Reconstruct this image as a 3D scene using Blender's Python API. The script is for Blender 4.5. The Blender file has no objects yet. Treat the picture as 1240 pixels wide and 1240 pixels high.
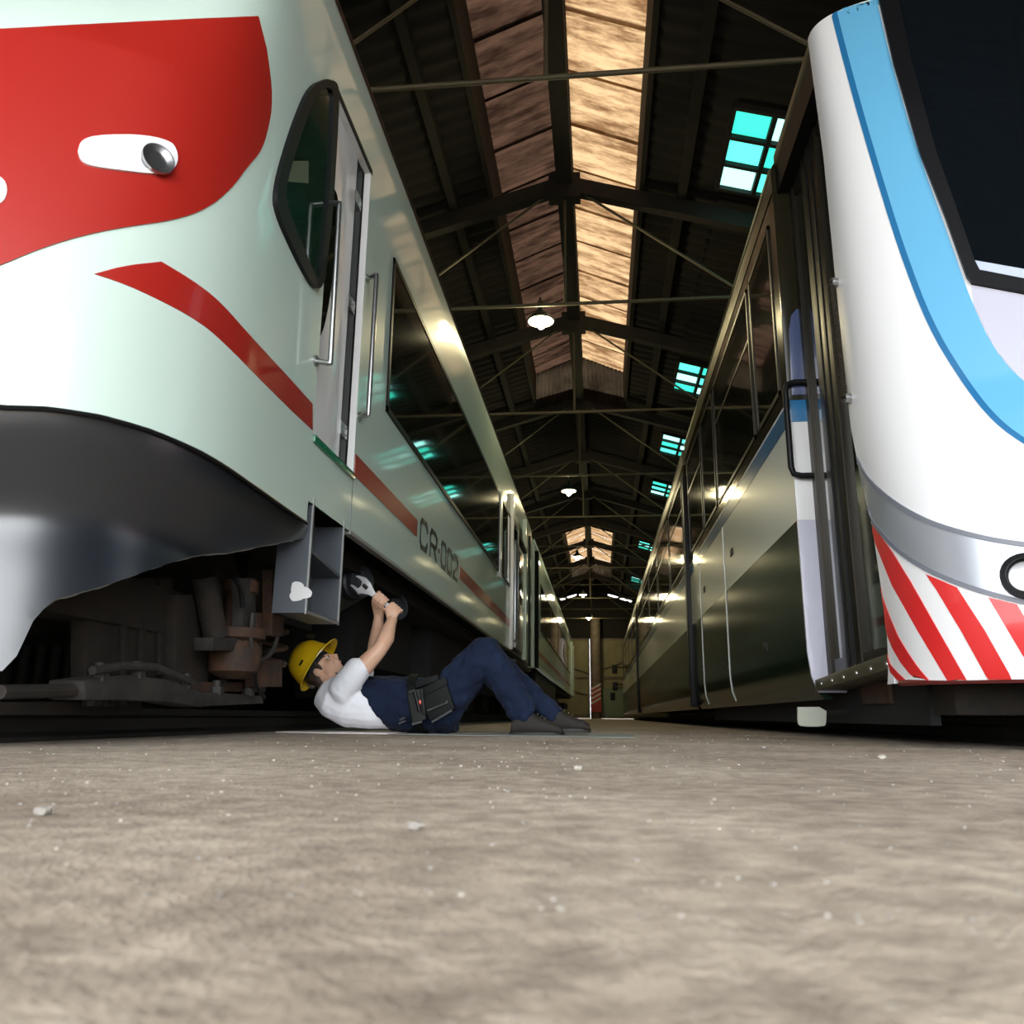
import bpy, bmesh, math, random
from mathutils import Vector, Matrix
from mathutils.bvhtree import BVHTree
from mathutils.geometry import tessellate_polygon
random.seed(7)
S = bpy.context.scene
C = S.collection
PI = math.pi

# ------------------------------------------------------------------ camera, sky, exposure
F, H = 992.0, 0.10                                   # focal length in pixels of the 1240 frame, lens height
Yw = Vector((107, -248, -F)).normalized()
Zw = Vector((42, 3998, -F)); Zw = (Zw - Yw * Zw.dot(Yw)).normalized()
Xw = Yw.cross(Zw)
M3 = Matrix((Xw, Yw, Zw))
cam = bpy.data.cameras.new('camera')
co = bpy.data.objects.new('camera', cam); C.objects.link(co)
m4 = M3.to_4x4(); m4.translation = (0, 0, H); co.matrix_world = m4
cam.sensor_width = 36; cam.lens = 36 * F / 1240; cam.clip_start = 0.02; cam.clip_end = 300
cam.dof.use_dof = True; cam.dof.focus_distance = 4.6; cam.dof.aperture_fstop = 7.5
S.camera = co
W = bpy.data.worlds.new('world'); S.world = W; W.use_nodes = True
bg = W.node_tree.nodes['Background']
bg.inputs[0].default_value = (0.93, 0.965, 1.0, 1); bg.inputs[1].default_value = 5.0
S.view_settings.view_transform = 'Standard'; S.view_settings.look = 'None'
S.view_settings.gamma = 1; S.view_settings.use_curve_mapping = False
S.view_settings.exposure = 0.48

O0 = Vector((0, 0, H))
def ray(x, y): return (M3 @ Vector((x - 620, 620 - y, -F))).normalized()
def on(ax, x, y, v):
    d = ray(x, y); t = (v - O0[ax]) / d[ax]; return O0 + d * t
def onX(x, y, v): return on(0, x, y, v)
def onY(x, y, v): return on(1, x, y, v)

# ------------------------------------------------------------------ materials
MT = {}
def mat(name, col, rough=0.5, metal=0.0, coat=0.0, noise=None, bump=None, emit=None, spec=0.5, sheen=0.0, col2=None):
    """noise=(scale, detail, stretch) mixes col with col2; bump=(scale, strength, distance)"""
    m = bpy.data.materials.new(name); m.use_nodes = True
    nt = m.node_tree; b = nt.nodes['Principled BSDF']
    b.inputs['Base Color'].default_value = (*col, 1); b.inputs['Roughness'].default_value = rough
    b.inputs['Metallic'].default_value = metal; b.inputs['Specular IOR Level'].default_value = spec
    b.inputs['Coat Weight'].default_value = coat; b.inputs['Coat Roughness'].default_value = 0.06
    b.inputs['Sheen Weight'].default_value = sheen
    tc = None
    if noise or bump:
        tc = nt.nodes.new('ShaderNodeTexCoord')
    if noise:
        n = nt.nodes.new('ShaderNodeTexNoise'); mp = nt.nodes.new('ShaderNodeMapping'); r = nt.nodes.new('ShaderNodeValToRGB')
        mp.inputs['Scale'].default_value = noise[2] if len(noise) > 2 else (1, 1, 1)
        n.inputs['Scale'].default_value = noise[0]; n.inputs['Detail'].default_value = noise[1]; n.inputs['Roughness'].default_value = 0.65
        nt.links.new(tc.outputs['Object'], mp.inputs[0]); nt.links.new(mp.outputs[0], n.inputs[0]); nt.links.new(n.outputs[0], r.inputs[0])
        r.color_ramp.elements[0].position = 0.36; r.color_ramp.elements[0].color = (*col, 1)
        r.color_ramp.elements[1].position = 0.66; r.color_ramp.elements[1].color = (*(col2 or [c * .6 for c in col]), 1)
        nt.links.new(r.outputs[0], b.inputs['Base Color'])
    if bump:
        n2 = nt.nodes.new('ShaderNodeTexNoise'); n2.inputs['Scale'].default_value = bump[0]; n2.inputs['Detail'].default_value = 6
        bp = nt.nodes.new('ShaderNodeBump'); bp.inputs['Strength'].default_value = bump[1]; bp.inputs['Distance'].default_value = bump[2]
        nt.links.new(tc.outputs['Object'], n2.inputs[0]); nt.links.new(n2.outputs[0], bp.inputs['Height']); nt.links.new(bp.outputs[0], b.inputs['Normal'])
    if emit:
        b.inputs['Emission Color'].default_value = (*emit[0], 1); b.inputs['Emission Strength'].default_value = emit[1]
    MT[name] = m
    return m
mat('mint_white', (0.57, 0.705, 0.625), 0.42, coat=0.55)
mat('white_paint', (0.80, 0.80, 0.80), 0.4, coat=0.5)
mat('cream_paint', (0.70, 0.74, 0.66), 0.35, coat=0.5)
mat('lavender_and_shade', (0.52, 0.52, 0.62), 0.4, coat=0.4)  # door pillar colour; on the mask it stands for shaded white
mat('red_paint', (0.37, 0.016, 0.010), 0.35, coat=0.6)
mat('stripe_red', (0.62, 0.02, 0.02), 0.4, coat=0.4)
mat('sky_blue', (0.13, 0.43, 0.68), 0.35, coat=0.6)
mat('stripe_blue', (0.02, 0.16, 0.36), 0.3, coat=0.7)
mat('silver_grey', (0.44, 0.46, 0.50), 0.33, metal=0.55, coat=0.3)
mat('line_grey', (0.16, 0.17, 0.20), 0.4)
mat('charcoal', (0.008, 0.011, 0.016), 0.30, spec=1.0, coat=0.8); MT['charcoal'].node_tree.nodes['Principled BSDF'].inputs['Coat Roughness'].default_value = 0.3
mat('gloss_black', (0.004, 0.006, 0.008), 0.06, spec=0.5)
mat('band_black', (0.020, 0.018, 0.009), 0.16, spec=0.35)
mat('lower_black', (0.009, 0.019, 0.012), 0.16, spec=0.2)
mat('glass_dark', (0.004, 0.012, 0.009), 0.03, coat=1.0, spec=0.8)
mat('glass_green', (0.006, 0.035, 0.022), 0.05, coat=1.0, spec=0.8)
mat('rubber', (0.005, 0.005, 0.006), 0.45, spec=0.25)
mat('green_sill', (0.01, 0.16, 0.075), 0.25, coat=0.6)
mat('bronze_frame', (0.032, 0.027, 0.018), 0.38, metal=0.45)
mat('olive_metal', (0.13, 0.12, 0.075), 0.35, metal=0.5)
mat('steel', (0.42, 0.42, 0.42), 0.28, metal=0.95)
mat('step_grey', (0.075, 0.085, 0.10), 0.45, metal=0.2, bump=(60, 0.2, 0.002))
mat('scuff', (0.62, 0.63, 0.62), 0.8)
mat('edge_steel', (0.33, 0.34, 0.33), 0.5, metal=0.5)
mat('grime', (0.010, 0.008, 0.006), 0.85, noise=(6, 5), col2=(0.024, 0.017, 0.011), bump=(30, 0.5, 0.01))
mat('under_black', (0.010, 0.010, 0.010), 0.85)
mat('rust', (0.075, 0.032, 0.014), 0.8, noise=(14, 6), col2=(0.020, 0.014, 0.010), bump=(40, 0.5, 0.006))
mat('grey_grime', (0.036, 0.033, 0.028), 0.75, noise=(10, 5), col2=(0.013, 0.011, 0.009), bump=(40, 0.4, 0.005))
mat('rail_steel', (0.035, 0.033, 0.03), 0.6, metal=0.5)
mat('drum_rubber', (0.05, 0.055, 0.068), 0.42)
mat('wrench_steel', (0.62, 0.62, 0.62), 0.42, metal=0.35)
mat('letter_black', (0.02, 0.03, 0.027), 0.35)
mat('hat_yellow', (0.94, 0.60, 0.012), 0.28, coat=1.0)
mat('skin', (0.74, 0.46, 0.32), 0.5, noise=(9, 3), col2=(0.67, 0.38, 0.25))
mat('shirt_white', (0.87, 0.88, 0.92), 0.85, bump=(220, 0.12, 0.001))
mat('navy', (0.011, 0.019, 0.046), 0.85, spec=0.15, sheen=0.03, noise=(7, 4), col2=(0.007, 0.012, 0.030), bump=(260, 0.15, 0.001))
mat('boot', (0.026, 0.022, 0.019), 0.75, spec=0.25, bump=(90, 0.2, 0.002))
mat('sole', (0.014, 0.013, 0.012), 0.6)
mat('leather_black', (0.006, 0.008, 0.007), 0.6, spec=0.15, bump=(120, 0.25, 0.002))
mat('webbing', (0.02, 0.022, 0.02), 0.6, spec=0.2)
mat('hair', (0.045, 0.025, 0.015), 0.6)
mat('lip', (0.46, 0.17, 0.13), 0.5)
mat('eye_white', (0.7, 0.7, 0.68), 0.3)
mat('eye_dark', (0.02, 0.015, 0.01), 0.2)
mat('tool_red', (0.62, 0.04, 0.02), 0.35)
mat('card', (0.70, 0.64, 0.62), 0.9, noise=(8, 4), col2=(0.60, 0.53, 0.50))
mat('grey_mat', (0.25, 0.27, 0.25), 0.85, noise=(5, 4), col2=(0.17, 0.18, 0.17))
mat('floor_dirt', (0.40, 0.335, 0.265), 0.9)
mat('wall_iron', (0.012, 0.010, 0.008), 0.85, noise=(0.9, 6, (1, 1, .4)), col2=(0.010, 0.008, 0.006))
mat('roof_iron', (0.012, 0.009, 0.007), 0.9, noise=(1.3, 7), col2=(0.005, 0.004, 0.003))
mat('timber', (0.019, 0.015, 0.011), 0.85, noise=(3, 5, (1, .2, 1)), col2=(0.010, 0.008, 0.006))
mat('rod_iron', (0.10, 0.085, 0.05), 0.6, metal=0.3)
mat('gate_panel', (0.30, 0.27, 0.15), 0.8, noise=(1.2, 5), col2=(0.21, 0.19, 0.11))
mat('gate_green', (0.20, 0.25, 0.17), 0.8)
mat('column_paint', (0.20, 0.16, 0.12), 0.7, noise=(4, 4), col2=(0.13, 0.10, 0.08))
mat('sign_red', (0.35, 0.04, 0.03), 0.6)
mat('sign_white', (0.6, 0.58, 0.52), 0.6)
mat('shade_green', (0.02, 0.05, 0.035), 0.4, coat=0.4)
mat('shade_inner', (0.85, 0.80, 0.65), 0.5, emit=((1.0, 0.82, 0.45), 5))
mat('bulb_glow', (1, 1, 1), 0.4, emit=((1.0, 0.84, 0.50), 60))
mat('stone', (0.36, 0.33, 0.29), 0.9, noise=(30, 3), col2=(0.20, 0.18, 0.16))
mat('stone_pale', (0.42, 0.385, 0.33), 0.9)
mat('screen_glow', (0.1, 0.5, 0.5), 0.5, emit=((0.20, 0.80, 0.72), 1.3))
mat('dark_red', (0.10, 0.012, 0.010), 0.5)
mat('flap_grey', (0.36, 0.37, 0.30), 0.6)
mat('pillar_blue', (0.075, 0.10, 0.20), 0.25, coat=0.5)
mat('pale_dash', (0.50, 0.56, 0.72), 0.6)
mat('amber', (0.5, 0.2, 0.03), 0.3)

def dirty_sheet(name, col, col2, thru):
    m = bpy.data.materials.new(name); m.use_nodes = True; nt = m.node_tree
    b = nt.nodes['Principled BSDF']; out = nt.nodes['Material Output']
    tr = nt.nodes.new('ShaderNodeBsdfTranslucent'); mx = nt.nodes.new('ShaderNodeMixShader'); mx.inputs[0].default_value = thru
    tc = nt.nodes.new('ShaderNodeTexCoord'); mp = nt.nodes.new('ShaderNodeMapping'); mp.inputs['Scale'].default_value = (0.9, 3.5, 1)
    n = nt.nodes.new('ShaderNodeTexNoise'); n.inputs['Scale'].default_value = 1.5; n.inputs['Detail'].default_value = 8; n.inputs['Roughness'].default_value = 0.7
    r = nt.nodes.new('ShaderNodeValToRGB')
    r.color_ramp.elements[0].position = 0.40; r.color_ramp.elements[0].color = (*col2, 1)
    r.color_ramp.elements[1].position = 0.60; r.color_ramp.elements[1].color = (*col, 1)
    L = nt.links.new
    oi = nt.nodes.new('ShaderNodeObjectInfo'); ad = nt.nodes.new('ShaderNodeVectorMath'); ad.operation = 'MULTIPLY_ADD'
    L(oi.outputs['Random'], ad.inputs[0]); ad.inputs[1].default_value = (30, 30, 30); L(tc.outputs['Object'], ad.inputs[2])
    L(ad.outputs[0], mp.inputs[0]); L(mp.outputs[0], n.inputs[0]); L(n.outputs[0], r.inputs[0])
    L(r.outputs[0], b.inputs['Base Color']); L(r.outputs[0], tr.inputs[0]); b.inputs['Roughness'].default_value = 0.8
    L(b.outputs[0], mx.inputs[1]); L(tr.outputs[0], mx.inputs[2]); L(mx.outputs[0], out.inputs[0])
    MT[name] = m
dirty_sheet('sheet_sunlit', (0.26, 0.165, 0.085), (0.075, 0.038, 0.016), 0.75)  # brown lightened to stand for sun on the sheets
dirty_sheet('sheet_shaded', (0.030, 0.016, 0.010), (0.008, 0.004, 0.0025), 0.7)  # dirt, plus the side away from the sun painted darker
dirty_sheet('sheet_end', (0.035, 0.025, 0.015), (0.012, 0.008, 0.005), 0.6)

def floor_nodes():
    m = MT['floor_dirt']; nt = m.node_tree; b = nt.nodes['Principled BSDF']; L = nt.links.new
    tc = nt.nodes.new('ShaderNodeTexCoord')
    def noise(s, d, r=0.6):
        n = nt.nodes.new('ShaderNodeTexNoise'); n.inputs['Scale'].default_value = s; n.inputs['Detail'].default_value = d; n.inputs['Roughness'].default_value = r
        L(tc.outputs['Object'], n.inputs[0]); return n
    n1 = noise(1.7, 8); n2 = noise(22, 6); n3 = noise(110, 4)
    r1 = nt.nodes.new('ShaderNodeValToRGB'); e = r1.color_ramp.elements
    e[0].position = 0.34; e[0].color = (0.26, 0.208, 0.155, 1); e[1].position = 0.62; e[1].color = (0.47, 0.40, 0.315, 1)
    L(n1.outputs[0], r1.inputs[0])
    r2 = nt.nodes.new('ShaderNodeValToRGB'); e = r2.color_ramp.elements
    e[0].position = 0.36; e[0].color = (0.62, 0.60, 0.58, 1); e[1].position = 0.66; e[1].color = (1.12, 1.10, 1.08, 1)
    L(n2.outputs[0], r2.inputs[0])
    mx = nt.nodes.new('ShaderNodeMix'); mx.data_type = 'RGBA'; mx.blend_type = 'MULTIPLY'; mx.inputs[0].default_value = 1
    L(r1.outputs[0], mx.inputs[6]); L(r2.outputs[0], mx.inputs[7])
    r3 = nt.nodes.new('ShaderNodeValToRGB'); e = r3.color_ramp.elements
    e[0].position = 0.62; e[0].color = (0, 0, 0, 1); e[1].position = 0.70; e[1].color = (1, 1, 1, 1)
    L(n3.outputs[0], r3.inputs[0])
    mx2 = nt.nodes.new('ShaderNodeMix'); mx2.data_type = 'RGBA'; mx2.inputs[7].default_value = (0.52, 0.49, 0.44, 1)
    ml = nt.nodes.new('ShaderNodeMath'); ml.operation = 'MULTIPLY'; ml.inputs[1].default_value = 0.6
    L(r3.outputs[0], ml.inputs[0]); L(ml.outputs[0], mx2.inputs[0]); L(mx.outputs[2], mx2.inputs[6]); L(mx2.outputs[2], b.inputs['Base Color'])
    bp = nt.nodes.new('ShaderNodeBump'); bp.inputs['Strength'].default_value = 0.7; bp.inputs['Distance'].default_value = 0.012
    ad = nt.nodes.new('ShaderNodeMath'); L(n2.outputs[0], ad.inputs[0]); L(n3.outputs[0], ad.inputs[1])
    L(ad.outputs[0], bp.inputs['Height']); L(bp.outputs[0], b.inputs['Normal'])
floor_nodes()

# ------------------------------------------------------------------ helpers
ORG = {}
def org(o): return ORG.get(o.name, Vector((0, 0, 0))) if o else Vector((0, 0, 0))
def tag(o, label=None, cat=None, group=None, kind=None):
    if label: o['label'] = label
    if cat: o['category'] = cat
    if group: o['group'] = group
    if kind: o['kind'] = kind
    return o
def thing(name, loc, label, cat, group=None):
    o = bpy.data.objects.new(name, None); C.objects.link(o); o.location = loc; o.empty_display_size = 0.1
    ORG[o.name] = Vector(loc); return tag(o, label, cat, group)
def frame_of(d):
    d = d.normalized(); a = Vector((0, 0, 1)) if abs(d.z) < 0.9 else Vector((1, 0, 0))
    u = d.cross(a).normalized(); return u, d.cross(u)
class MB:
    def __init__(s): s.v = []; s.f = []
    def add(s, v, f):
        k = len(s.v); s.v += [Vector(p) for p in v]; s.f += [tuple(i + k for i in q) for q in f]; return s
    def box(s, c, d, rot=None):
        c = Vector(c); h = Vector(d) / 2
        vs = [Vector((x * h.x, y * h.y, z * h.z)) for x in (-1, 1) for y in (-1, 1) for z in (-1, 1)]
        if rot: vs = [rot @ p for p in vs]
        return s.add([c + p for p in vs], [(0, 1, 3, 2), (4, 6, 7, 5), (0, 4, 5, 1), (2, 3, 7, 6), (0, 2, 6, 4), (1, 5, 7, 3)])
    def bx(s, x0, x1, y0, y1, z0, z1): return s.box(((x0 + x1) / 2, (y0 + y1) / 2, (z0 + z1) / 2), (abs(x1 - x0), abs(y1 - y0), abs(z1 - z0)))
    def beam(s, p, q, w, h):
        p = Vector(p); q = Vector(q); d = (q - p); L = d.length; d = d / L
        up = Vector((0, 0, 1)) if abs(d.z) < 0.95 else Vector((0, 1, 0))
        sx = d.cross(up).normalized(); uz = sx.cross(d)
        return s.box((p + q) / 2, (w, L, h), Matrix((sx, d, uz)).transposed())
    def loft(s, rings, caps=True, closed=False):
        n = len(rings[0]); v = [p for r in rings for p in r]; f = []; m = len(rings)
        for i in range(m if closed else m - 1):
            a = i * n; b = ((i + 1) % m) * n
            for j in range(n): f.append((a + j, a + (j + 1) % n, b + (j + 1) % n, b + j))
        if caps and not closed: f.append(tuple(reversed(range(n)))); f.append(tuple(range((m - 1) * n, m * n)))
        return s.add(v, f)
    def grid(s, rows):
        n = len(rows[0]); f = []
        for i in range(len(rows) - 1):
            for j in range(n - 1): f.append((i * n + j, i * n + j + 1, (i + 1) * n + j + 1, (i + 1) * n + j))
        return s.add([p for r in rows for p in r], f)
    def tube(s, pts, r, n=8, closed=False):
        pts = [Vector(p) for p in pts]; rs = r if isinstance(r, (list, tuple)) else [r] * len(pts)
        rings = []; u = None; m = len(pts)
        for i, p in enumerate(pts):
            a = pts[i - 1] if (i > 0 or closed) else p; b = pts[(i + 1) % m] if (i < m - 1 or closed) else p
            t = (b - a).normalized()
            if u is None: u, _ = frame_of(t)
            u = (u - t * u.dot(t)).normalized(); w = t.cross(u)
            rings.append([p + (u * math.cos(2 * PI * k / n) + w * math.sin(2 * PI * k / n)) * rs[i] for k in range(n)])
        return s.loft(rings, closed=closed)
    def cyl(s, p, q, r, n=16, r2=None): return s.tube([p, q], [r, r if r2 is None else r2], n)
    def lathe(s, c, ax, prof, n=20):
        c = Vector(c); ax = Vector(ax).normalized(); u, w = frame_of(ax)
        return s.loft([[c + ax * h + (u * math.cos(2 * PI * k / n) + w * math.sin(2 * PI * k / n)) * r for k in range(n)] for r, h in prof])
    def ell(s, c, a, b, d, n=14, m=10):
        c = Vector(c); a = Vector(a); b = Vector(b); d = Vector(d); rings = []
        for i in range(1, m):
            t = PI * i / m
            rings.append([c + d * math.cos(t) + (a * math.cos(2 * PI * k / n) + b * math.sin(2 * PI * k / n)) * math.sin(t) for k in range(n)])
        return s.loft(rings)
    def prism(s, pts, off):
        off = Vector(off); n = len(pts); pts = [Vector(p) for p in pts]
        tris = tessellate_polygon([pts])
        f = [tuple(t) for t in tris] + [tuple(i + n for i in reversed(t)) for t in tris]
        f += [(i, (i + 1) % n, (i + 1) % n + n, i + n) for i in range(n)]
        return s.add(pts + [p + off for p in pts], f)
    def mesh(s, name, o=Vector((0, 0, 0)), bevel=0, weld=False, angle=38):
        me = bpy.data.meshes.new(name); me.from_pydata([p - o for p in s.v], [], s.f)
        bm = bmesh.new(); bm.from_mesh(me)
        if weld: bmesh.ops.remove_doubles(bm, verts=bm.verts, dist=1e-5)
        bmesh.ops.recalc_face_normals(bm, faces=bm.faces)
        if bevel:
            es = [e for e in bm.edges if len(e.link_faces) == 2 and e.calc_face_angle(0) > 0.5]
            bmesh.ops.bevel(bm, geom=es, offset=bevel, segments=2, affect='EDGES', profile=0.6)
        bm.to_mesh(me); bm.free()
        me.polygons.foreach_set('use_smooth', [True] * len(me.polygons)); me.set_sharp_from_angle(angle=math.radians(angle))
        return me
    def build(s, name, m, parent=None, bevel=0, weld=False, angle=38):
        me = s.mesh(name, org(parent), bevel, weld, angle); me.materials.append(MT[m])
        o = bpy.data.objects.new(name, me); C.objects.link(o)
        if parent: o.parent = parent; ORG[o.name] = org(parent)
        return o
def struct(o, label=None): o['kind'] = 'structure'; (label and o.__setitem__('label', label)); return o
def copy_tree(o, parent=None, delta=Vector((0, 0, 0))):
    c = o.copy(); C.objects.link(c); c.parent = parent
    if parent is None: c.location = o.location + Vector(delta)
    for ch in o.children: copy_tree(ch, c)
    return c
def apply_mods(o):
    dg = bpy.context.evaluated_depsgraph_get(); me = bpy.data.meshes.new_from_object(o.evaluated_get(dg))
    old = o.data; o.modifiers.clear(); o.data = me; bpy.data.meshes.remove(old)
    me.polygons.foreach_set('use_smooth', [True] * len(me.polygons)); return o
TEX = {}
def fuse(o, voxel, it=4, disp=None, fac=0.5):
    m = o.modifiers.new('r', 'REMESH'); m.mode = 'VOXEL'; m.voxel_size = voxel
    if it: m = o.modifiers.new('s', 'SMOOTH'); m.factor = fac; m.iterations = it
    if disp:
        t = bpy.data.textures.new('folds', 'CLOUDS'); t.noise_scale = disp[0]; t.noise_depth = 2
        d = o.modifiers.new('d', 'DISPLACE'); d.texture = t; d.strength = disp[1]; d.mid_level = 0.5; d.texture_coords = 'LOCAL'
        m = o.modifiers.new('s2', 'SMOOTH'); m.factor = 0.5; m.iterations = 2
    return apply_mods(o)
def bvh_of(mb):
    return BVHTree.FromPolygons(mb.v, mb.f)
def cast(bvh, x, y, c=None):
    for k in range(60):
        h, n, i, d = bvh.ray_cast(O0, ray(x, y))
        if h is not None or c is None: break
        s = .01 + .004 * k; x += (c[0] - x) * s; y += (c[1] - y) * s     # an outline point past the edge slides back onto the surface
    if h is None:
        h, n, i, d = bvh.find_nearest(O0 + ray(x, y) * 3.2)
    if n.dot(ray(x, y)) > 0: n = -n
    return h, n, i
def decal(bvh, poly, off, name, m, parent, hole=None, cell=14, edge=True):
    """a sheet lying on a curved surface; the outline is given as seen and then laid onto the surface"""
    pts = [Vector((x, y, 0)) for x, y in poly]; loops = [pts]
    if hole: loops.append([Vector((x, y, 0)) for x, y in hole])
    flat = [p for l in loops for p in l]
    bm = bmesh.new(); vs = [bm.verts.new(p) for p in flat]
    for t in tessellate_polygon(loops):
        try: bm.faces.new([vs[i] for i in t])
        except ValueError: pass
    for ax in (0, 1):
        lo = min(p[ax] for p in flat); hi = max(p[ax] for p in flat); k = lo + cell
        while k < hi:
            nrm = Vector((1, 0, 0)) if ax == 0 else Vector((0, 1, 0)); pt = Vector((k, 0, 0)) if ax == 0 else Vector((0, k, 0))
            bmesh.ops.bisect_plane(bm, geom=bm.verts[:] + bm.edges[:] + bm.faces[:], plane_co=pt, plane_no=nrm, dist=1e-4); k += cell
    bound = [v for v in bm.verts if any(len(e.link_faces) == 1 for e in v.link_edges)]
    bed = [e for e in bm.edges if len(e.link_faces) == 1]
    low = {}; cen = (sum(q[0] for q in poly) / len(poly), sum(q[1] for q in poly) / len(poly))
    for v in bm.verts:
        h, n, i = cast(bvh, v.co.x, v.co.y, cen); low[v] = h - n * 0.004; v.co = h + n * off
    if edge:
        nv = {v: bm.verts.new(low[v]) for v in bound}
        for e in bed:
            a, b = e.verts
            try: bm.faces.new((a, b, nv[b], nv[a]))
            except ValueError: pass
    bmesh.ops.recalc_face_normals(bm, faces=bm.faces)
    for v in bm.verts: v.co -= org(parent)
    me = bpy.data.meshes.new(name); bm.to_mesh(me); bm.free(); me.materials.append(MT[m])
    me.polygons.foreach_set('use_smooth', [True] * len(me.polygons)); me.set_sharp_from_angle(angle=0.6)
    o = bpy.data.objects.new(name, me); C.objects.link(o); o.parent = parent; ORG[o.name] = org(parent); return o
def pj(p):
    c = M3.transposed() @ (p - O0); return (620 + F * c.x / -c.z, 620 - F * c.y / -c.z)
def mirror_copy(o, xc):
    me = o.data.copy(); ox = org(o).x
    for v in me.vertices: v.co.x = 2 * (xc - ox) - v.co.x
    me.flip_normals(); c = o.copy(); c.data = me; C.objects.link(c); c.parent = o.parent; ORG[c.name] = org(o)
    return c
def smooth_poly(pts, k=3):
    """Chaikin corner cutting for curved outlines (open ends kept)"""
    for _ in range(k):
        q = [pts[0]]
        for a, b in zip(pts, pts[1:]):
            q += [(a[0] * .75 + b[0] * .25, a[1] * .75 + b[1] * .25), (a[0] * .25 + b[0] * .75, a[1] * .25 + b[1] * .75)]
        pts = q + [pts[-1]]
    return pts
def lerp(x, xs, ys):
    if x <= xs[0]: return ys[0]
    for a, b, p, q in zip(xs, xs[1:], ys, ys[1:]):
        if x <= b: return p + (q - p) * (x - a) / (b - a)
    return ys[-1]


# ------------------------------------------------------------------ large structure: floor, walls, roof
RX, RZ, SL = -0.35, 6.92, 0.30                       # ridge line and slope of the shed roof
WL, WR, Y0R, YE = -6.1, 5.4, -2.0, 45.0               # side walls, open front, end wall
def roof_z(x): return RZ - SL * abs(x - RX)
MB().bx(-40, 40, -30, 80, -0.3, 0).build('floor', 'floor_dirt')
struct(bpy.data.objects['floor'], 'dusty beige concrete floor strewn with grit')
def corrugated_x(y0, y1, x0, x1, zf, amp, per, z_off=0.0):
    """sheet whose ribs run down the slope (waves along Y)"""
    mb = MB(); n = max(4, int((y1 - y0) / per * 6)); rows = []
    for i in range(n + 1):
        y = y0 + (y1 - y0) * i / n; w = amp * math.sin(2 * PI * (y - y0) / per)
        rows.append([Vector((x, y, zf(x) + w + z_off)) for x in (x0, x1)])
    return mb.grid(rows)
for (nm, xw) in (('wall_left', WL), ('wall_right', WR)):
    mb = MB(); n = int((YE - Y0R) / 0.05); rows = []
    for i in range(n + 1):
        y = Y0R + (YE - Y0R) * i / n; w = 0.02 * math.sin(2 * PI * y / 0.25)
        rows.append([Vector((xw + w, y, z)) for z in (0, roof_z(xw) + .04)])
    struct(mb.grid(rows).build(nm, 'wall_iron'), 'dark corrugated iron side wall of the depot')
MON = [(4.6, 16.35), (28.6, 39.6)]                   # raised ridge lights
MX0, MX1 = -1.29, 0.62
ceil = MB()
def add_roof(x0, x1, y0, y1):
    r = corrugated_x(y0 - .03, y1 + .03, x0 - .03, x1 + .03, roof_z, 0.022, 0.23); ceil.add(r.v, r.f)
SKY = [8.2, 14.55, 18.45, 22.25, 30.1, 37.95]
SX0, SX1, SD = 1.50, 2.75, 0.68
for (xa, xb) in ((WL - .25, MX0), (MX1, SX0), (SX1, WR + .25)): add_roof(xa, xb, Y0R, YE)
ys = [Y0R] + [v for y in SKY for v in (y - SD, y + SD)] + [YE]
for k in range(0, len(ys), 2): add_roof(SX0, SX1, ys[k], ys[k + 1])
for (a, b) in ((Y0R, MON[0][0]), (MON[0][1], MON[1][0]), (MON[1][1], YE)):
    add_roof(MX0, RX, a, b); add_roof(RX, MX1, a, b)
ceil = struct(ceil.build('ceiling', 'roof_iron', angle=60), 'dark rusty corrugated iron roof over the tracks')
# raised ridge lights: sheets of dirty translucent roofing, one part each
mz = lambda x: 7.62 - 0.42 * abs(x - RX)
for k, (a, b) in enumerate(MON):
    nn = int((b - a) / 0.84); st = (b - a) / nn
    for side, (xa, xb) in enumerate(((MX0 - .06, RX), (RX, MX1 + .06))):
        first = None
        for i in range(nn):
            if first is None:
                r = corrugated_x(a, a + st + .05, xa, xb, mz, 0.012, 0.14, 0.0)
                first = r.build('roofing_sheet', ('sheet_shaded', 'sheet_sunlit')[side] if k == 0 else 'sheet_sunlit', ceil, angle=60); o = first
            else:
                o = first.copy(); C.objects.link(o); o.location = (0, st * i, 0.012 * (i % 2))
    up = MB()
    for x in (MX0, MX1): up.bx(x - .03, x + .03, a, b, roof_z(x) - .1, mz(x))
    up.build('curb_board', 'timber', ceil)
    for yy in (a, b):
        rows = []
        for i in range(97):
            x = MX0 + (MX1 - MX0) * i / 96
            rows.append([Vector((x, yy + 0.014 * math.sin(i * 2 * PI / 4.2), z)) for z in (roof_z(x) - .22, mz(x) + .02)])
        MB().grid(rows).build('end_sheet', 'sheet_end', ceil, angle=60)
    MB().bx(RX - .09, RX + .09, a, b, 7.40, 7.60).build('ridge_board', 'timber', ceil)
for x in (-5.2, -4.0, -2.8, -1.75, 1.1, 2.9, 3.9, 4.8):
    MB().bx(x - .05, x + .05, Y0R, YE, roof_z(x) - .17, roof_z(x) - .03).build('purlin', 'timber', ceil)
MB().bx(RX - .10, RX + .10, Y0R, YE, RZ - .30, RZ - .06).build('ridge_beam', 'timber', ceil)
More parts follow.
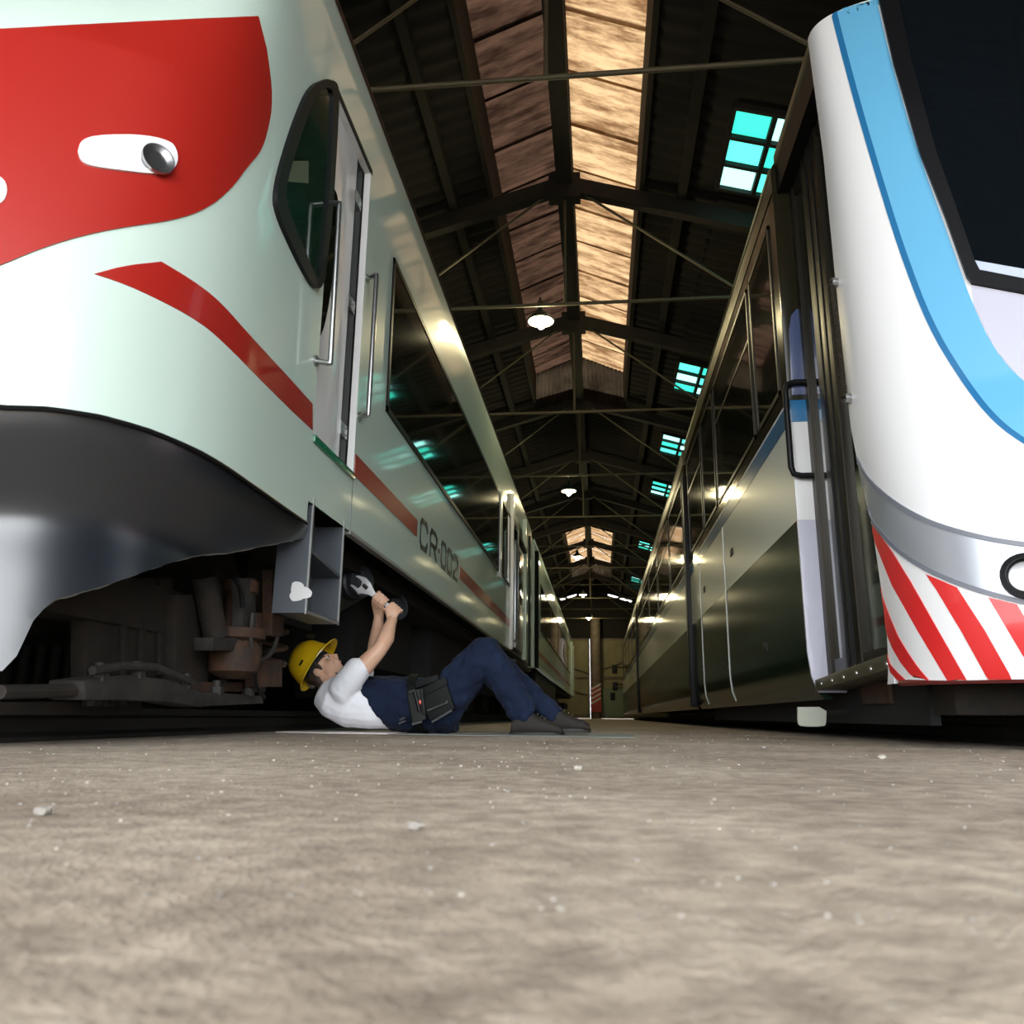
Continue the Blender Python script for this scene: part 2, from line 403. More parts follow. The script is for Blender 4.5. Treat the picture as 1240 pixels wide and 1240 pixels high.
# translucent teal roof lights
for k, y in enumerate(SKY):
    t = thing('window_%d' % (k + 1), (2.1, y, 6.2), 'teal roof light with dark glazing bars in the right roof slope', None); t['kind'] = 'structure'
    f = MB()
    for i in range(4):
        yy = y - SD + 2 * SD * i / 3; f.beam((SX0, yy, roof_z(SX0) - .02), (SX1, yy, roof_z(SX1) - .02), .05, .07)
    for i in range(4):
        x = SX0 + (SX1 - SX0) * i / 3; f.bx(x - .025, x + .025, y - SD, y + SD, roof_z(x) - .055, roof_z(x) + .01)
    f.build('window_frame', 'timber', t)
    for i in range(3):
        for j in range(3):
            x0 = SX0 + (SX1 - SX0) * i / 3 + .025; x1 = SX0 + (SX1 - SX0) * (i + 1) / 3 - .025
            y0 = y - SD + 2 * SD * j / 3 + .025; y1 = y - SD + 2 * SD * (j + 1) / 3 - .025
            mm = 'pane_%d' % ((i * 2 + j + k) % 3)
            if mm not in MT:
                q = ((i * 2 + j + k) % 3); mat(mm, (.1, .4, .4), .4, emit=(((.03, .55, .40), (.08, .72, .58), (.40, .98, .88))[q], (1.5, 1.6, 1.5)[q]))
            MB().prism([(x0, y0, roof_z(x0)), (x1, y0, roof_z(x1)), (x1, y1, roof_z(x1)), (x0, y1, roof_z(x0))], (0, 0, .012)).build('pane', mm, t)
# unseen front wall and gateway behind the viewer, added to darken the interior
mb = MB(); GX0, GX1, GZ = -5.0, 4.4, 4.5
mb.bx(WL - .1, GX0, Y0R - .2, Y0R, 0, GZ).bx(GX1, WR + .1, Y0R - .2, Y0R, 0, GZ)
mb.prism([(WL - .1, Y0R, GZ), (WR + .1, Y0R, GZ), (WR + .1, Y0R, roof_z(WR) + .05), (RX, Y0R, RZ + .05), (WL - .1, Y0R, roof_z(WL) + .05)], (0, -.2, 0))
struct(mb.build('wall_front_blocker', 'wall_iron'), 'unseen dark front wall round a gateway, added to cut the sky light')
# end wall with two gates
mb = MB()
GT = 4.22
mb.bx(WL, WR, YE, YE + .12, GT + .008, 5.0).bx(WL, -2.6, YE, YE + .12, 0, GT + .008).bx(3.6, WR, YE, YE + .12, 0, GT + .008)
mb.prism([(WL, YE, 5.0), (WR, YE, 5.0), (WR, YE, roof_z(WR) + .05), (RX + 2.2, YE, roof_z(RX + 2.2) + .05), (RX + 2.1, YE, roof_z(RX + 2.1) - .10), (RX + .9, YE, roof_z(RX + .9) - .10), (RX + .8, YE, roof_z(RX + .8) + .05), (RX, YE, RZ + .05), (RX - .8, YE, roof_z(RX - .8) + .05), (RX - .9, YE, roof_z(RX - .9) - .10), (RX - 1.7, YE, roof_z(RX - 1.7) - .10), (RX - 1.8, YE, roof_z(RX - 1.8) + .05), (WL, YE, roof_z(WL) + .05)], (0, .12, 0))
struct(mb.build('wall_back', 'wall_iron'), 'dark end wall above the closed gates')
for k, (xa, xb, m) in enumerate(((-2.6, -0.52, 'gate_panel'), (-0.512, 3.6, 'gate_panel'))):
    t = thing('door_%d' % (k + 1), ((xa + xb) / 2, YE + .1, 0), ('left leaf of the dull yellow end gate', 'right leaf of the dull yellow end gate')[k], None); t['kind'] = 'structure'
    n = 3 if k == 0 else 6
    for i in range(n):
        x0 = xa + (xb - xa) * i / n; x1 = xa + (xb - xa) * (i + 1) / n
        MB().bx(x0 + .012, x1 - .012, YE + .05, YE + .09, .10, GT).build('panel', m, t)
    fr = MB().bx(xa, xb, YE + .02, YE + .05, .1, .22).bx(xa, xb, YE + .02, YE + .05, GT - .1, GT).bx(xa, xa + .1, YE + .02, YE + .05, .1, GT).bx(xb - .1, xb, YE + .02, YE + .05, .1, GT)
    fr.build('gate_frame', 'column_paint', t); MB().bx(xa, xb, YE + .09, YE + .12, .012, GT).build('backing', m, t)
    c0 = -.545 if k == 0 else -.51
    for (z0, z1, z2) in ((2.35, 2.35, 3.05), (1.2, 1.2, 1.75)):
        s = -1 if k == 0 else 1
        MB().beam((c0, YE - .0, z0), (c0 + s * 2.0, YE - .0, z2), .06, .06).build('brace', 'column_paint', t)
    MB().bx(xa, xb, YE - .01, YE + .03, 2.1, 2.2).build('rail', 'column_paint', t)
MB().bx(0.10, 1.25, YE - .12, YE - .02, .10, 1.55).build('panel', 'gate_green', bpy.data.objects['door_2'])
MB().bx(0.55, 0.80, YE - .14, YE - .11, .95, 1.35).build('grille', 'under_black', bpy.data.objects['door_2'])
t = thing('column', (-.2, YE - 1, 0), 'brown painted post in front of the end gates with striped base', 'column')
MB().cyl((-.2, YE - .6, 0), (-.2, YE - .6, 5.2), .27, 20).build('post', 'column_paint', t)
MB().bx(-.46, .06, YE - .95, YE - .86, .35, 1.6).build('board', 'sign_red', t)
for i in range(4):
    z = .72 + i * .24
    MB().prism([(-.45, YE - .953, z), (.05, YE - .953, z + .28), (.05, YE - .953, z + .39), (-.45, YE - .953, z + .11)], (0, -.008, 0)).build('stripe', 'sign_white', t)
# roof trusses
ORD = ['nearest', 'second', 'third', 'fourth', 'fifth', 'sixth', 'seventh', 'eighth', 'ninth', 'tenth', 'farthest']
def truss(y, k):
    t = thing('roof_truss', (RX, y, 5.0), ORD[k] + ' dark timber and iron roof truss, counted from the train noses', 'roof truss', 'roof trusses')
    rw = lambda x: roof_z(x) - .26
    for s, xe in ((-1, WL + .1), (1, WR - .1)):
        MB().beam((RX, y, rw(RX)), (xe, y, rw(xe)), .13, .20).build('rafter', 'timber', t)
        MB().cyl((RX + s * .12, y, rw(RX) - .05), (RX + s * 2.2, y, 5.0), .017, 8).build('brace_rod', 'rod_iron', t)
        MB().beam((RX + s * 2.2, y, 5.0), (RX + s * 3.0, y, rw(RX + s * 3.0)), .09, .09).build('strut', 'timber', t)
    mb = MB().cyl((WL + .05, y, 5.0), (WR - .05, y, 5.0), .022, 10)
    mb.build('tie_rod', 'rod_iron', t)
    MB().cyl((RX, y, 5.0), (RX, y, rw(RX)), .02, 8).build('king_rod', 'rod_iron', t)
    MB().bx(RX - .2, RX + .2, y - .09, y + .09, rw(RX) - .22, rw(RX) + .12).build('ridge_plate', 'timber', t)
    return t
for k in range(11):
    truss(5.45 + 3.68 * k, k)
# pendant lamps
LAMPS = [(-.677, 9.534), (-.621, 17.68), (-.649, 25.5), (-.637, 33.8), (-.51, 42.0)]
names = ['nearest of the row of glowing pendant lamps, below the ridge light', 'second glowing pendant lamp of the row, before the far ridge light',
         'third glowing pendant lamp, hanging in line with the far ridge light', 'fourth glowing pendant lamp, beyond the far ridge light', 'farthest small glowing pendant lamp near the end gates']
for (x, y), nm in zip(LAMPS, names):
    z = 5.0
    t = thing('pendant_lamp', (x, y, z), nm, 'lamp', 'pendant lamps down the aisle')
    s = MB().lathe((x, y, z), (0, 0, 1), [(.165, -.015), (.172, .0), (.13, .06), (.07, .10), (.045, .14), (.03, .19), (.001, .2)], 24)
    s.build('lamp_shade', 'shade_green', t)
    MB().lathe((x, y, z), (0, 0, 1), [(.162, -.018), (.12, .045), (.06, .09), (.001, .095)], 24).build('reflector', 'shade_inner', t)
    MB().ell((x, y, z - .035), (.062, 0, 0), (0, .062, 0), (0, 0, .085)).build('bulb', 'bulb_glow', t)
    yt = 5.45 + 3.68 * round((y - 5.45) / 3.68)
    MB().tube([(x, y, z + .19), (x, y, z + .24), (x, y * .7 + yt * .3, z + .25), (x, yt, z + .02)], .014, 6).build('cord', 'rubber', t)
    l = bpy.data.lights.new('lamp_light', 'POINT'); l.energy = 60; l.color = (1, .86, .48); l.shadow_soft_size = .07
    lo = bpy.data.objects.new('lamp_light', l); C.objects.link(lo); lo.parent = t; lo.location = (0, 0, -.16)
# rails
for k, x in enumerate((-3.37, -1.93, 1.78, 3.22)):
    mb = MB().loft([[Vector((x + a, y, b)) for a, b in ((-.06, 0), (.06, 0), (.06, .015), (.012, .03), (.012, .075), (.036, .085), (.036, .115), (-.036, .115), (-.036, .085), (-.012, .075), (-.012, .03), (-.06, .015))] for y in (-2, 44.5)])
    struct(mb.build('trim_%d' % (k + 1), 'rail_steel'), 'worn steel rail let into the floor')

# ------------------------------------------------------------------ left train, first car
LX = -1.25; LC = -2.65
DY0, DY1, DZ0, DZ1 = 3.335, 3.945, 1.305, 3.085       # door opening
PE, NY, ND = 2.7, 1.72, 1.15
def PL(u, z):
    if u <= .85:
        th = max(1e-4, min(PI / 2 - 1e-4, u / .85 * PI / 2)); xr = math.sin(th) ** (2 / PE); cy = math.cos(th) ** (2 / PE)
        rk = .20 * max(0, z - 1.3) + .38 * max(0, z - 2.3)
        return Vector((LC + 1.4 * xr, NY + ND * (1 - cy) + rk * cy * min(1, 1.15 * cy + .1), z))
    return Vector((LX, NY + ND + (DY0 - NY - ND) * (u - .85) / .15, z))
def PN(u, z):
    e = 1e-3; a = PL(max(0, u - e), z); b = PL(u + e, z); d = b - a
    return Vector((d.y, -d.x, 0)).normalized()
def PO(u, z, off): return PL(u, z) + PN(u, z) * off
US = [i / 60 for i in range(61)]; UB = US + [1.021]
pre = MB().grid([[PL(u, z) for u in US] for z in [.15 + .05 * i for i in range(60)]]); preb = bvh_of(pre)
def px_to_uz(pts):
    out = []
    for x, y in pts:
        h = onX(x, y, LX)
        if NY + ND <= h.y < 3.6: out.append((.85 + .15 * (h.y - NY - ND) / (DY0 - NY - ND), h.z)); continue
        h, n, i = cast(preb, x, y); best = min((((PL(u, h.z) - h).length, u) for u in [j / 400 for j in range(401)]))
        out.append((best[1], h.z))
    return sorted(out)
tz = px_to_uz([(0, 492), (60, 494), (120, 503), (180, 520), (245, 548), (300, 583), (340, 611), (380, 639)])
ztop = lambda u: lerp(u, [a for a, b in tz], [b for a, b in tz])
bz = px_to_uz([(0, 812), (14, 810), (24, 797), (38, 770), (55, 738), (85, 720), (150, 706), (200, 692), (250, 679), (300, 669), (340, 661), (376, 652)])
zbot = lambda u: min(lerp(u, [a for a, b in bz], [b for a, b in bz]), ztop(u) - .012)
t1 = thing('train_car', (LC, 8, 0), 'white train car with red swooshes and open cab door above the lying mechanic', 'train car')
ROOF = [(3.30, 0), (3.50, .0), (3.555, .012), (3.61, .06), (3.65, .14)]; RT, RI = 3.65, .14
zs = [1.12, DZ0, 1.5, 1.75, 2.0, 2.25, 2.5, 2.75, DZ1]
E1 = 15.2
shell = MB()
rows = [[PL(u, ztop(u)) for u in US]] + [[PL(u, max(z, ztop(u) + .02)) for u in US] for z in zs] + [[PO(u, z, -o) for u in US] for z, o in ROOF]
shell.grid(rows)
mir = lambda p: Vector((2 * LC - p.x, p.y, p.z))
shell.grid([[mir(p) for p in r] for r in rows])
yc = [DY0, DY1] + [DY1 + (E1 - DY1) * i / 6 for i in range(1, 7)]
zz = [(1.0, 0)] + [(z, 0) for z in zs] + ROOF
for i in range(len(zz) - 1):
    for j in range(len(yc) - 1):
        for s in (0, 1):
            if s == 0 and j == 0 and DZ0 - .01 <= zz[i][0] < DZ1 - .01: continue
            q = [Vector((LX - o, y, z)) for (z, o), y in ((zz[i], yc[j]), (zz[i], yc[j + 1]), (zz[i + 1], yc[j + 1]), (zz[i + 1], yc[j]))]
            shell.add(q if s == 0 else [mir(p) for p in q], [(0, 1, 2, 3)])
cap = rows[-1]
shell.add(cap + [mir(p) for p in reversed(cap)], [tuple(range(2 * len(cap)))])
shell.add([(LX - RI, DY0, RT), (LX - RI, E1, RT), (2 * LC - LX + RI, E1, RT), (2 * LC - LX + RI, DY0, RT)], [(0, 1, 2, 3)])
shell.add([(LX, E1, 1.0), (LX, E1, 3.5), (LX - RI, E1, RT), (2 * LC - LX + RI, E1, RT), (2 * LC - LX, E1, 3.5), (2 * LC - LX, E1, 1.0)], [tuple(range(6))])
LB = bvh_of(shell)
shell.build('body_shell', 'mint_white', t1, weld=True)
# bumper apron with an undercut and a protruding lower lip
prof = [(0.0, -.012), (.03, -.016), (.08, -.03), (.20, -.075), (.32, -.118), (.38, -.132), (.42, -.136), (.47, -.132), (.60, -.115), (.80, -.095), (1.0, -.085)]
bump = []
for fr in [i / 24 for i in range(25)]:
    row = []
    for u in UB:
        a, b = ztop(u), zbot(u); z = a - fr * min(.80, a - .2) if fr < 1 else b
        z = max(z, b); dd = (a - z) / max(.3, min(.80, a - .2))
        row.append(PO(u, z, lerp(dd, [p for p, q in prof], [q for p, q in prof])))
    bump.append(row)
bump.append([PO(u, zbot(u) + .004, lerp((ztop(u) - zbot(u)) / .8, [p for p, q in prof], [q for p, q in prof]) - .045) for u in UB])
bump.append([PO(u, zbot(u) + .10, lerp((ztop(u) - zbot(u)) / .8, [p for p, q in prof], [q for p, q in prof]) - .06) for u in UB])
bm_ = MB().grid(bump); bm_.grid([[mir(p) for p in r] for r in bump])
bm_.build('bumper_apron', 'charcoal', t1, weld=True, angle=50)
MB().tube([PO(u, ztop(u) - .004, .002) for u in US], .007, 6).build('seam_and_lit_edge', 'rubber', t1)
MB().tube([PO(u, zbot(u) - .002, -.02 + lerp((ztop(u) - zbot(u)) / .8, [p for p, q in prof], [q for p, q in prof])) for u in [.50 + .5 * i / 60 for i in range(61)]], [.0035 if (i % 7) < 4 else .006 for i in range(61)], 6).build('worn_edge', 'edge_steel', t1)
# livery on the nose
LEX = lambda x, y: pj(PL(0, cast(LB, x, y)[0].z) + Vector((.004, 0, 0)))
red = [LEX(-70, 348)] + smooth_poly([(-70, 348), (-30, 334), (0, 322), (55, 299), (110, 283), (160, 274), (210, 267), (250, 253), (280, 228), (300, 200), (313, 186), (322, 165), (330, 120), (322, 60)], 2) + [(312, 20), (-70, 40), LEX(-70, 40)]
hole = smooth_poly([(94, 186), (97, 196), (106, 203), (150, 209), (190, 213), (208, 208), (214, 196), (212, 182), (204, 172), (170, 165), (120, 166), (98, 172), (94, 186)], 2)
decal(LB, red, .005, 'nose_panel', 'red_paint', t1, hole=hole[:-1], cell=10)
decal(LB, hole[:-1], .012, 'headlight_housing', 'white_paint', t1, cell=10)
cc = [(188 + 22 * math.cos(a), 196 + 15 * math.sin(a)) for a in [2 * PI * i / 20 for i in range(20)]]
decal(LB, [(x * .86 + 188 * .14, y * .86 + 196 * .14) for x, y in cc], .016, 'headlight_lens', 'silver_grey', t1, cell=8)
h, n, _ = cast(LB, 188, 197)
MB().lathe(h + n * .018, n, [(.030, 0), (.047, .012), (.052, .012), (.052, 0)], 20).build('headlight_ring', 'steel', t1)
cc = [(-4 + 13 * math.cos(a), 232 + 17 * math.sin(a)) for a in [2 * PI * i / 20 for i in range(20)]]
decal(LB, cc, .008, 'marker_light', 'white_paint', t1, cell=6)
decal(LB, smooth_poly([(114, 332), (150, 322), (195, 317)], 1) + smooth_poly([(195, 317), (232, 339), (264, 363), (300, 404), (340, 447), (378, 489)], 2) + [(378, 521)] + smooth_poly([(378, 521), (330, 475), (290, 434), (255, 400), (225, 380), (180, 357), (145, 342), (114, 332)], 2)[1:-1], .0025, 'nose_stripe', 'red_paint', t1)
for o in [c for c in t1.children if c.name.split('.')[0] in ('nose_panel', 'nose_stripe', 'headlight_housing', 'headlight_lens', 'headlight_ring', 'marker_light')]: mirror_copy(o, LC)
# windscreen above the picture's edge and the cab side window
wg = MB(); wr_ = [[PO(i / 40, 2.9 + .38 * j / 5, .012) for i in range(25)] for j in range(6)]
wg.grid(wr_).grid([[mir(p) for p in r] for r in wr_]); wg.build('windscreen', 'glass_dark', t1, weld=True)
outer = smooth_poly([(392, 96), (372, 104), (356, 140), (340, 188), (329, 232), (331, 258), (352, 305), (372, 343), (381, 351), (387, 345), (390, 330), (398, 262), (403, 188), (406, 130), (406, 100), (392, 96)], 2)[:-1]
inner = smooth_poly([(392, 106), (380, 112), (364, 150), (351, 190), (340, 230), (343, 252), (362, 298), (377, 334), (381, 338), (384, 330), (391, 262), (397, 188), (399, 130), (399, 110), (392, 106)], 2)[:-1]
decal(LB, outer, .020, 'window_seal', 'rubber', t1, hole=inner, cell=20)
g = decal(LB, inner, .008, 'cab_window', 'glass_green', t1, cell=20)
decal(LB, [(351, 195), (371, 195), (371, 222), (346, 220)], .010, 'window_sticker', 'olive_metal', g, cell=20)
# open cab door in its recess
RXD = LX - .036
rec = MB()
rec.add([(LX, DY1, DZ0), (RXD, DY1, DZ0), (RXD, DY1, DZ1), (LX, DY1, DZ1)], [(0, 1, 2, 3)])
rec.add([(LX, DY0, DZ0), (RXD - .03, DY0, DZ0), (RXD - .03, DY0, DZ1), (LX, DY0, DZ1)], [(0, 1, 2, 3)])
rec.add([(LX, DY0, DZ1), (LX, DY1, DZ1), (RXD, DY1, DZ1), (RXD - .03, DY0, DZ1)], [(0, 1, 2, 3)])
rec.build('door_jamb', 'white_paint', t1)
ya = onX(422, 370, RXD).y; yb = onX(434, 370, RXD).y
d1 = MB().bx(RXD - .03, RXD, DY0 - .05, ya, DZ0, DZ1).build('cab_door', 'white_paint', t1, bevel=.004)
MB().bx(RXD - .028, RXD - .006, ya, DY1, DZ0, DZ1).build('door_seal', 'rubber', t1)
for yy in (232, 372, 525):
    p = onX(428 if yy < 300 else (427 if yy < 400 else 419), yy, RXD)
    hg = MB().bx(RXD - .006, RXD + .006, ya - .01, ya + .09, p.z - .035, p.z + .035).build('hinge', 'steel', t1)
    sc = MB()
    for a in (-.02, .02): sc.cyl((RXD + .005, ya + .03, p.z + a), (RXD + .010, ya + .03, p.z + a), .007, 8).cyl((RXD + .005, ya + .07, p.z + a), (RXD + .010, ya + .07, p.z + a), .007, 8)
    tag(sc.build('screws', 'edge_steel', hg), kind='stuff')
wp = smooth_poly([(396, 222), (404, 228), (409, 242), (407, 290), (402, 335), (396, 375), (389, 404), (382, 412), (380, 300), (390, 230), (396, 222)], 2)[:-1]
MB().prism([onX(x, y, RXD + .002) for x, y in wp], (.006, 0, 0)).build('door_window', 'glass_dark', d1)
MB().bx(RXD - .02, LX + .012, DY0, DY1, DZ0 - .035, DZ0).build('door_sill', 'green_sill', t1, bevel=.004)
MB().bx(LX - .004, LX + .004, DY0, DY1 + .02, DZ1, DZ1 + .03).build('door_lintel', 'rubber', t1)
def handrail(top, bot, ta, ba, r=.013):
    b = MB(); p0 = onX(*top, LX + .075); p1 = onX(*bot, LX + .075); a0 = onX(*ta, LX); a1 = onX(*ba, LX)
    b.tube([a0, p0 + (a0 - p0) * .12, p0, p0 + (p1 - p0) * .02, p1 + (p0 - p1) * .02, p1, p1 + (a1 - p1) * .12, a1], r, 10)
    for a in (a0, a1): b.cyl(a, a + Vector((.012, 0, 0)), .026, 14)
    return b.build('handrail', 'steel', t1)
handrail((411, 246), (400, 440), (395, 246), (381, 437))
handrail((456, 333), (446, 502), (444, 337), (434, 505))
# side window band, livery, number
SB = MB().add([(LX, 2, 0), (LX, 60, 0), (LX, 60, 6), (LX, 2, 6)], [(0, 1, 2, 3)])
def slab(x, y0, y1, z0, z1, th, name, m, parent, bevel=.003, slant=0):
    return MB().prism([(x, y0, z0), (x, y1, z0), (x, y1, z1), (x, y0, z1)], (th, 0, 0)).build(name, m, parent, bevel=bevel)
def side_window(x, y0, y1, z0, z1, parent, sgn=1, gm='glass_dark'):
    w = .035; f = MB()
    xa, xb = sorted((x - sgn * .01, x + sgn * .012))
    f.bx(xa, xb, y0, y1, z0, z0 + w).bx(xa, xb, y0, y1, z1 - w, z1).bx(xa, xb, y0, y0 + w, z0, z1).bx(xa, xb, y1 - w, y1, z0, z1)
    fr = f.build('window_frame', 'rubber', parent)
    xa, xb = sorted((x - sgn * .005, x + sgn * .007))
    MB().bx(xa, xb, y0 + w, y1 - w, z0 + w, z1 - w).build('window_pane', gm, fr)
    return fr
side_window(LX, 4.50, 10.1, 1.86, 2.885, t1)
side_window(LX, 10.35, 11.4, 1.86, 2.885, t1)
slab(LX, 10.12, 10.33, 1.80, 2.93, .02, 'window_post', 'white_paint', t1)
def stripe(y0, y1, z0, z1, x, nm, m, parent): return MB().bx(x - .002, x + .003, y0, y1, z0, z1).build(nm, m, parent)
stripe(3.965, 5.46, 1.300, 1.418, LX, 'side_stripe', 'red_paint', t1)
stripe(7.25, 11.5, 1.300, 1.418, LX, 'side_stripe', 'red_paint', t1)
ZL0, ZL1, SW = 1.262, 1.455, .034
def glyph(polys, y0, w):
    b = MB(); hgt = ZL1 - ZL0
    for pl in polys:
        pts = [Vector((LX + .001, y0 + a * w, ZL0 + c * hgt)) for a, c in pl]
        for p, q in zip(pts, pts[1:]):
            d = (q - p).normalized() * SW / 2; nn = Vector((0, -d.z, d.y))
            b.add([p - d * .8 + nn, q + d * .8 + nn, q + d * .8 - nn, p - d * .8 - nn,
                   p - d * .8 + nn + Vector((.003, 0, 0)), q + d * .8 + nn + Vector((.003, 0, 0)), q + d * .8 - nn + Vector((.003, 0, 0)), p - d * .8 - nn + Vector((.003, 0, 0))],
                  [(0, 1, 2, 3), (4, 5, 6, 7), (0, 1, 5, 4), (1, 2, 6, 5), (2, 3, 7, 6), (3, 0, 4, 7)])
    return b.build('letter', 'letter_black', t1)
ring = [(.18, 0), (0, .18), (0, .82), (.18, 1), (.82, 1), (1, .82), (1, .18), (.82, 0), (.18, 0)]
glyph([[(1, .22), (.82, 0), (.18, 0), (0, .18), (0, .82), (.18, 1), (.82, 1), (1, .78)]], 5.57, .24)
glyph([[(0, 0), (0, .82), (.18, 1), (.80, 1), (1, .85), (1, .6), (.8, .45), (.02, .45)], [(.55, .45), (1, 0)]], 5.92, .24)
glyph([[(0, .5), (1, .5)]], 6.245, .035)
glyph([ring], 6.36, .20)
glyph([ring], 6.64, .20)
glyph([[(0, .8), (.18, 1), (.82, 1), (1, .85), (1, .62), (.1, .2), (0, 0), (1, 0)]], 6.92, .21)
MB().bx(LX - .002, LX + .002, 3.945, 3.953, 1.0, 1.27).build('panel_seam', 'line_grey', t1)
MB().bx(LX - .03, LX + .006, DY1, E1, .985, 1.005).build('sill_strip', 'edge_steel', t1)
MB().tube([(LX - .012, DY0 - .1, 3.565), (LX - .012, E1, 3.565)], .014, 8).build('rain_gutter', 'rust', t1)
# step box under the door
sb0, sb1, sx = 3.40, 3.86, LX - .15
b = MB().bx(sx, LX, sb0, sb0 + .012, .52, 1.0).bx(sx, sx + .012, sb0, sb1, .52, 1.0).bx(sx, LX, sb1 - .012, sb1, .52, 1.0).bx(sx, LX, sb0, sb1, .52, .535)
b.add([(sx, sb0, .79), (LX - .002, sb0, .79), (LX - .002, sb1, .74), (sx, sb1, .74), (sx, sb0, .805), (LX - .002, sb0, .805), (LX - .002, sb1, .755), (sx, sb1, .755)], [(0, 1, 2, 3), (4, 5, 6, 7), (1, 2, 6, 5)])
sbx = b.build('step_box', 'step_grey', t1)
e = MB()
for (y, w) in ((sb0, .012), (sb1 - .012, .012)): e.bx(LX - .004, LX + .003, y - .001, y + w, .515, 1.03)
e.bx(LX - .004, LX + .003, sb0, sb1, .518, .53)
e.build('step_edge', 'edge_steel', sbx)
sp = []
for i in range(26):
    a = 2 * PI * i / 26; r = 1 + .32 * math.sin(3 * a + 1) * random.uniform(.4, 1)
    sp.append((363 + 13 * r * math.cos(a), 717 + 11 * r * math.sin(a)))
MB().prism([onY(x, y, sb0 - .001) for x, y in sp], (0, -.002, 0)).build('scuff_patch', 'scuff', sbx)
# running gear glimpsed below the cab
def box_px(x0, y0, x1, y1, X, th, name, m, parent, bevel=.006):
    ps = [onX(a, b, X) for a, b in ((x0, y0), (x1, y0), (x1, y1), (x0, y1))]
    return MB().prism(ps, (-th, 0, 0)).build(name, m, parent, bevel=bevel)
MB().bx(-3.95, -1.45, 2.4, E1 - .1, .93, 1.02).build('underframe', 'under_black', t1)
bog = MB().bx(-1.86, -1.70, 2.2, 4.0, .40, .58).bx(-3.6, -3.44, 2.2, 4.0, .40, .58).bx(-3.5, -1.8, 3.4, 3.9, .42, .7).build('bogie_frame', 'grime', t1, bevel=.01)
def wheelset(y, parent, xs=(-3.37, -1.93)):
    for x in xs:
        MB().lathe((x - .07, y, .545), (1, 0, 0), [(.02, 0), (.10, .0), (.13, .03), (.33, .03), (.36, .0), (.455, .0), (.455, .03), (.43, .035), (.425, .14), (.36, .145), (.33, .11), (.13, .10), (.11, .15), (.02, .15)], 40).build('wheel', 'grime', parent)
    MB().cyl((xs[0], y, .545), (xs[1], y, .545), .085, 16).build('axle', 'grime', parent)
ws = onX(232, 800, -1.9).y
wheelset(ws, bog)
def P2(x, y, X): return onX(x, y, X)
# shoe beam, axle box, coil spring, levers and hoses (outer side of the frame)
b = MB(); X = -1.58
pts = [P2(102, 824, X), P2(150, 816, X), P2(205, 823, X), P2(245, 838, X), P2(318, 842, X), P2(320, 852, X), P2(240, 856, X), P2(205, 850, X), P2(150, 848, X), P2(104, 848, X)]
b.prism(pts, (-.12, 0, 0)).build('shoe_beam', 'grey_grime', bog, bevel=.008)
box_px(205, 826, 322, 838, -1.62, .10, 'brake_lever', 'rust', bog)
for (x, y) in ((120, 818), (165, 815), (225, 828), (262, 836), (300, 838)):
    q = P2(x, y, -1.60); MB().lathe(q, (0, 0, 1), [(.03, -.02), (.03, .015), (.016, .016), (.016, .04), (.001, .042)], 6).build('bolt', 'grey_grime', bog)
MB().tube([P2(x, y, -1.57) for x, y in ((112, 812), (150, 806), (190, 808), (232, 826))], .014, 8).build('pipe', 'grey_grime', bog)
MB().tube([P2(x, y, -1.62) for x, y in ((0, 838), (90, 836), (110, 842))], .02, 8).build('pipe', 'grime', bog)
for x in (112, 128, 144): MB().lathe(P2(x, 848, -1.75), (0, 0, 1), [(.03, -.02), (.03, .02), (.001, .03)], 8).build('clip', 'grey_grime', bog)
for x in (150, 172, 194): box_px(x, 702, x + 5, 818, -1.70, .02, 'guard_rib', 'grime', bog)
box_px(105, 700, 210, 820, -1.72, .06, 'gear_guard', 'grime', bog)
box_px(213, 720, 252, 838, -1.66, .08, 'gear_guard', 'grime', bog)
c0 = P2(282, 800, -1.55); c1 = P2(282, 778, -1.55)
MB().lathe(P2(282, 822, -1.56), (0, 0, 1), [(.05, 0), (.105, .03), (.11, .12), (.085, .16), (.12, .17), (.12, .21), (.06, .22), (.06, .36), (.075, .37), (.075, .42), (.02, .43)], 20).build('axle_box', 'rust', bog)
pr = []
for i in range(90):
    a = 2 * PI * i / 14; q = P2(329, 805, -1.58); pr.append(q + Vector((.06 * math.cos(a), .06 * math.sin(a), .50 * i / 90)))
MB().tube(pr, .014, 6).build('coil_spring', 'rust', bog)
box_px(294, 700, 310, 786, -1.50, .05, 'hanger_strap', 'grey_grime', bog)
box_px(258, 772, 300, 788, -1.52, .08, 'spring_seat', 'grey_grime', bog)
def hose(pts, X, r, m='rubber'): return MB().tube([P2(x, y, X) for x, y in smooth_poly(pts, 2)], r, 8).build('hose', m, bog)
hose([(306, 742), (303, 775), (306, 795), (318, 800), (330, 790), (336, 772)], -1.47, .010, 'grey_grime')
hose([(284, 700), (292, 712), (294, 735)], -1.47, .012)
hose([(309, 800), (309, 830), (320, 845)], -1.48, .008)
box_px(311, 742, 318, 800, -1.50, .03, 'brake_rod', 'rust', bog)
box_px(322, 800, 342, 832, -1.50, .10, 'brake_block', 'rust', bog)
box_px(330, 690, 344, 770, -1.47, .05, 'hanger_strap', 'rust', bog)
MB().cyl(P2(247, 700, -1.62), P2(262, 772, -1.58), .05, 14).build('damper', 'grime', bog)
box_px(380, 768, 440, 773, -2.05, .06, 'pipe_tray', 'olive_metal', bog)
box_px(384, 784, 440, 794, -2.1, .08, 'pipe_tray', 'grime', bog)
box_px(400, 800, 470, 845, -2.15, .3, 'equipment_box', 'grime', bog)
box_px(0, 850, 172, 866, -1.80, .06, 'trip_beam', 'grime', bog)
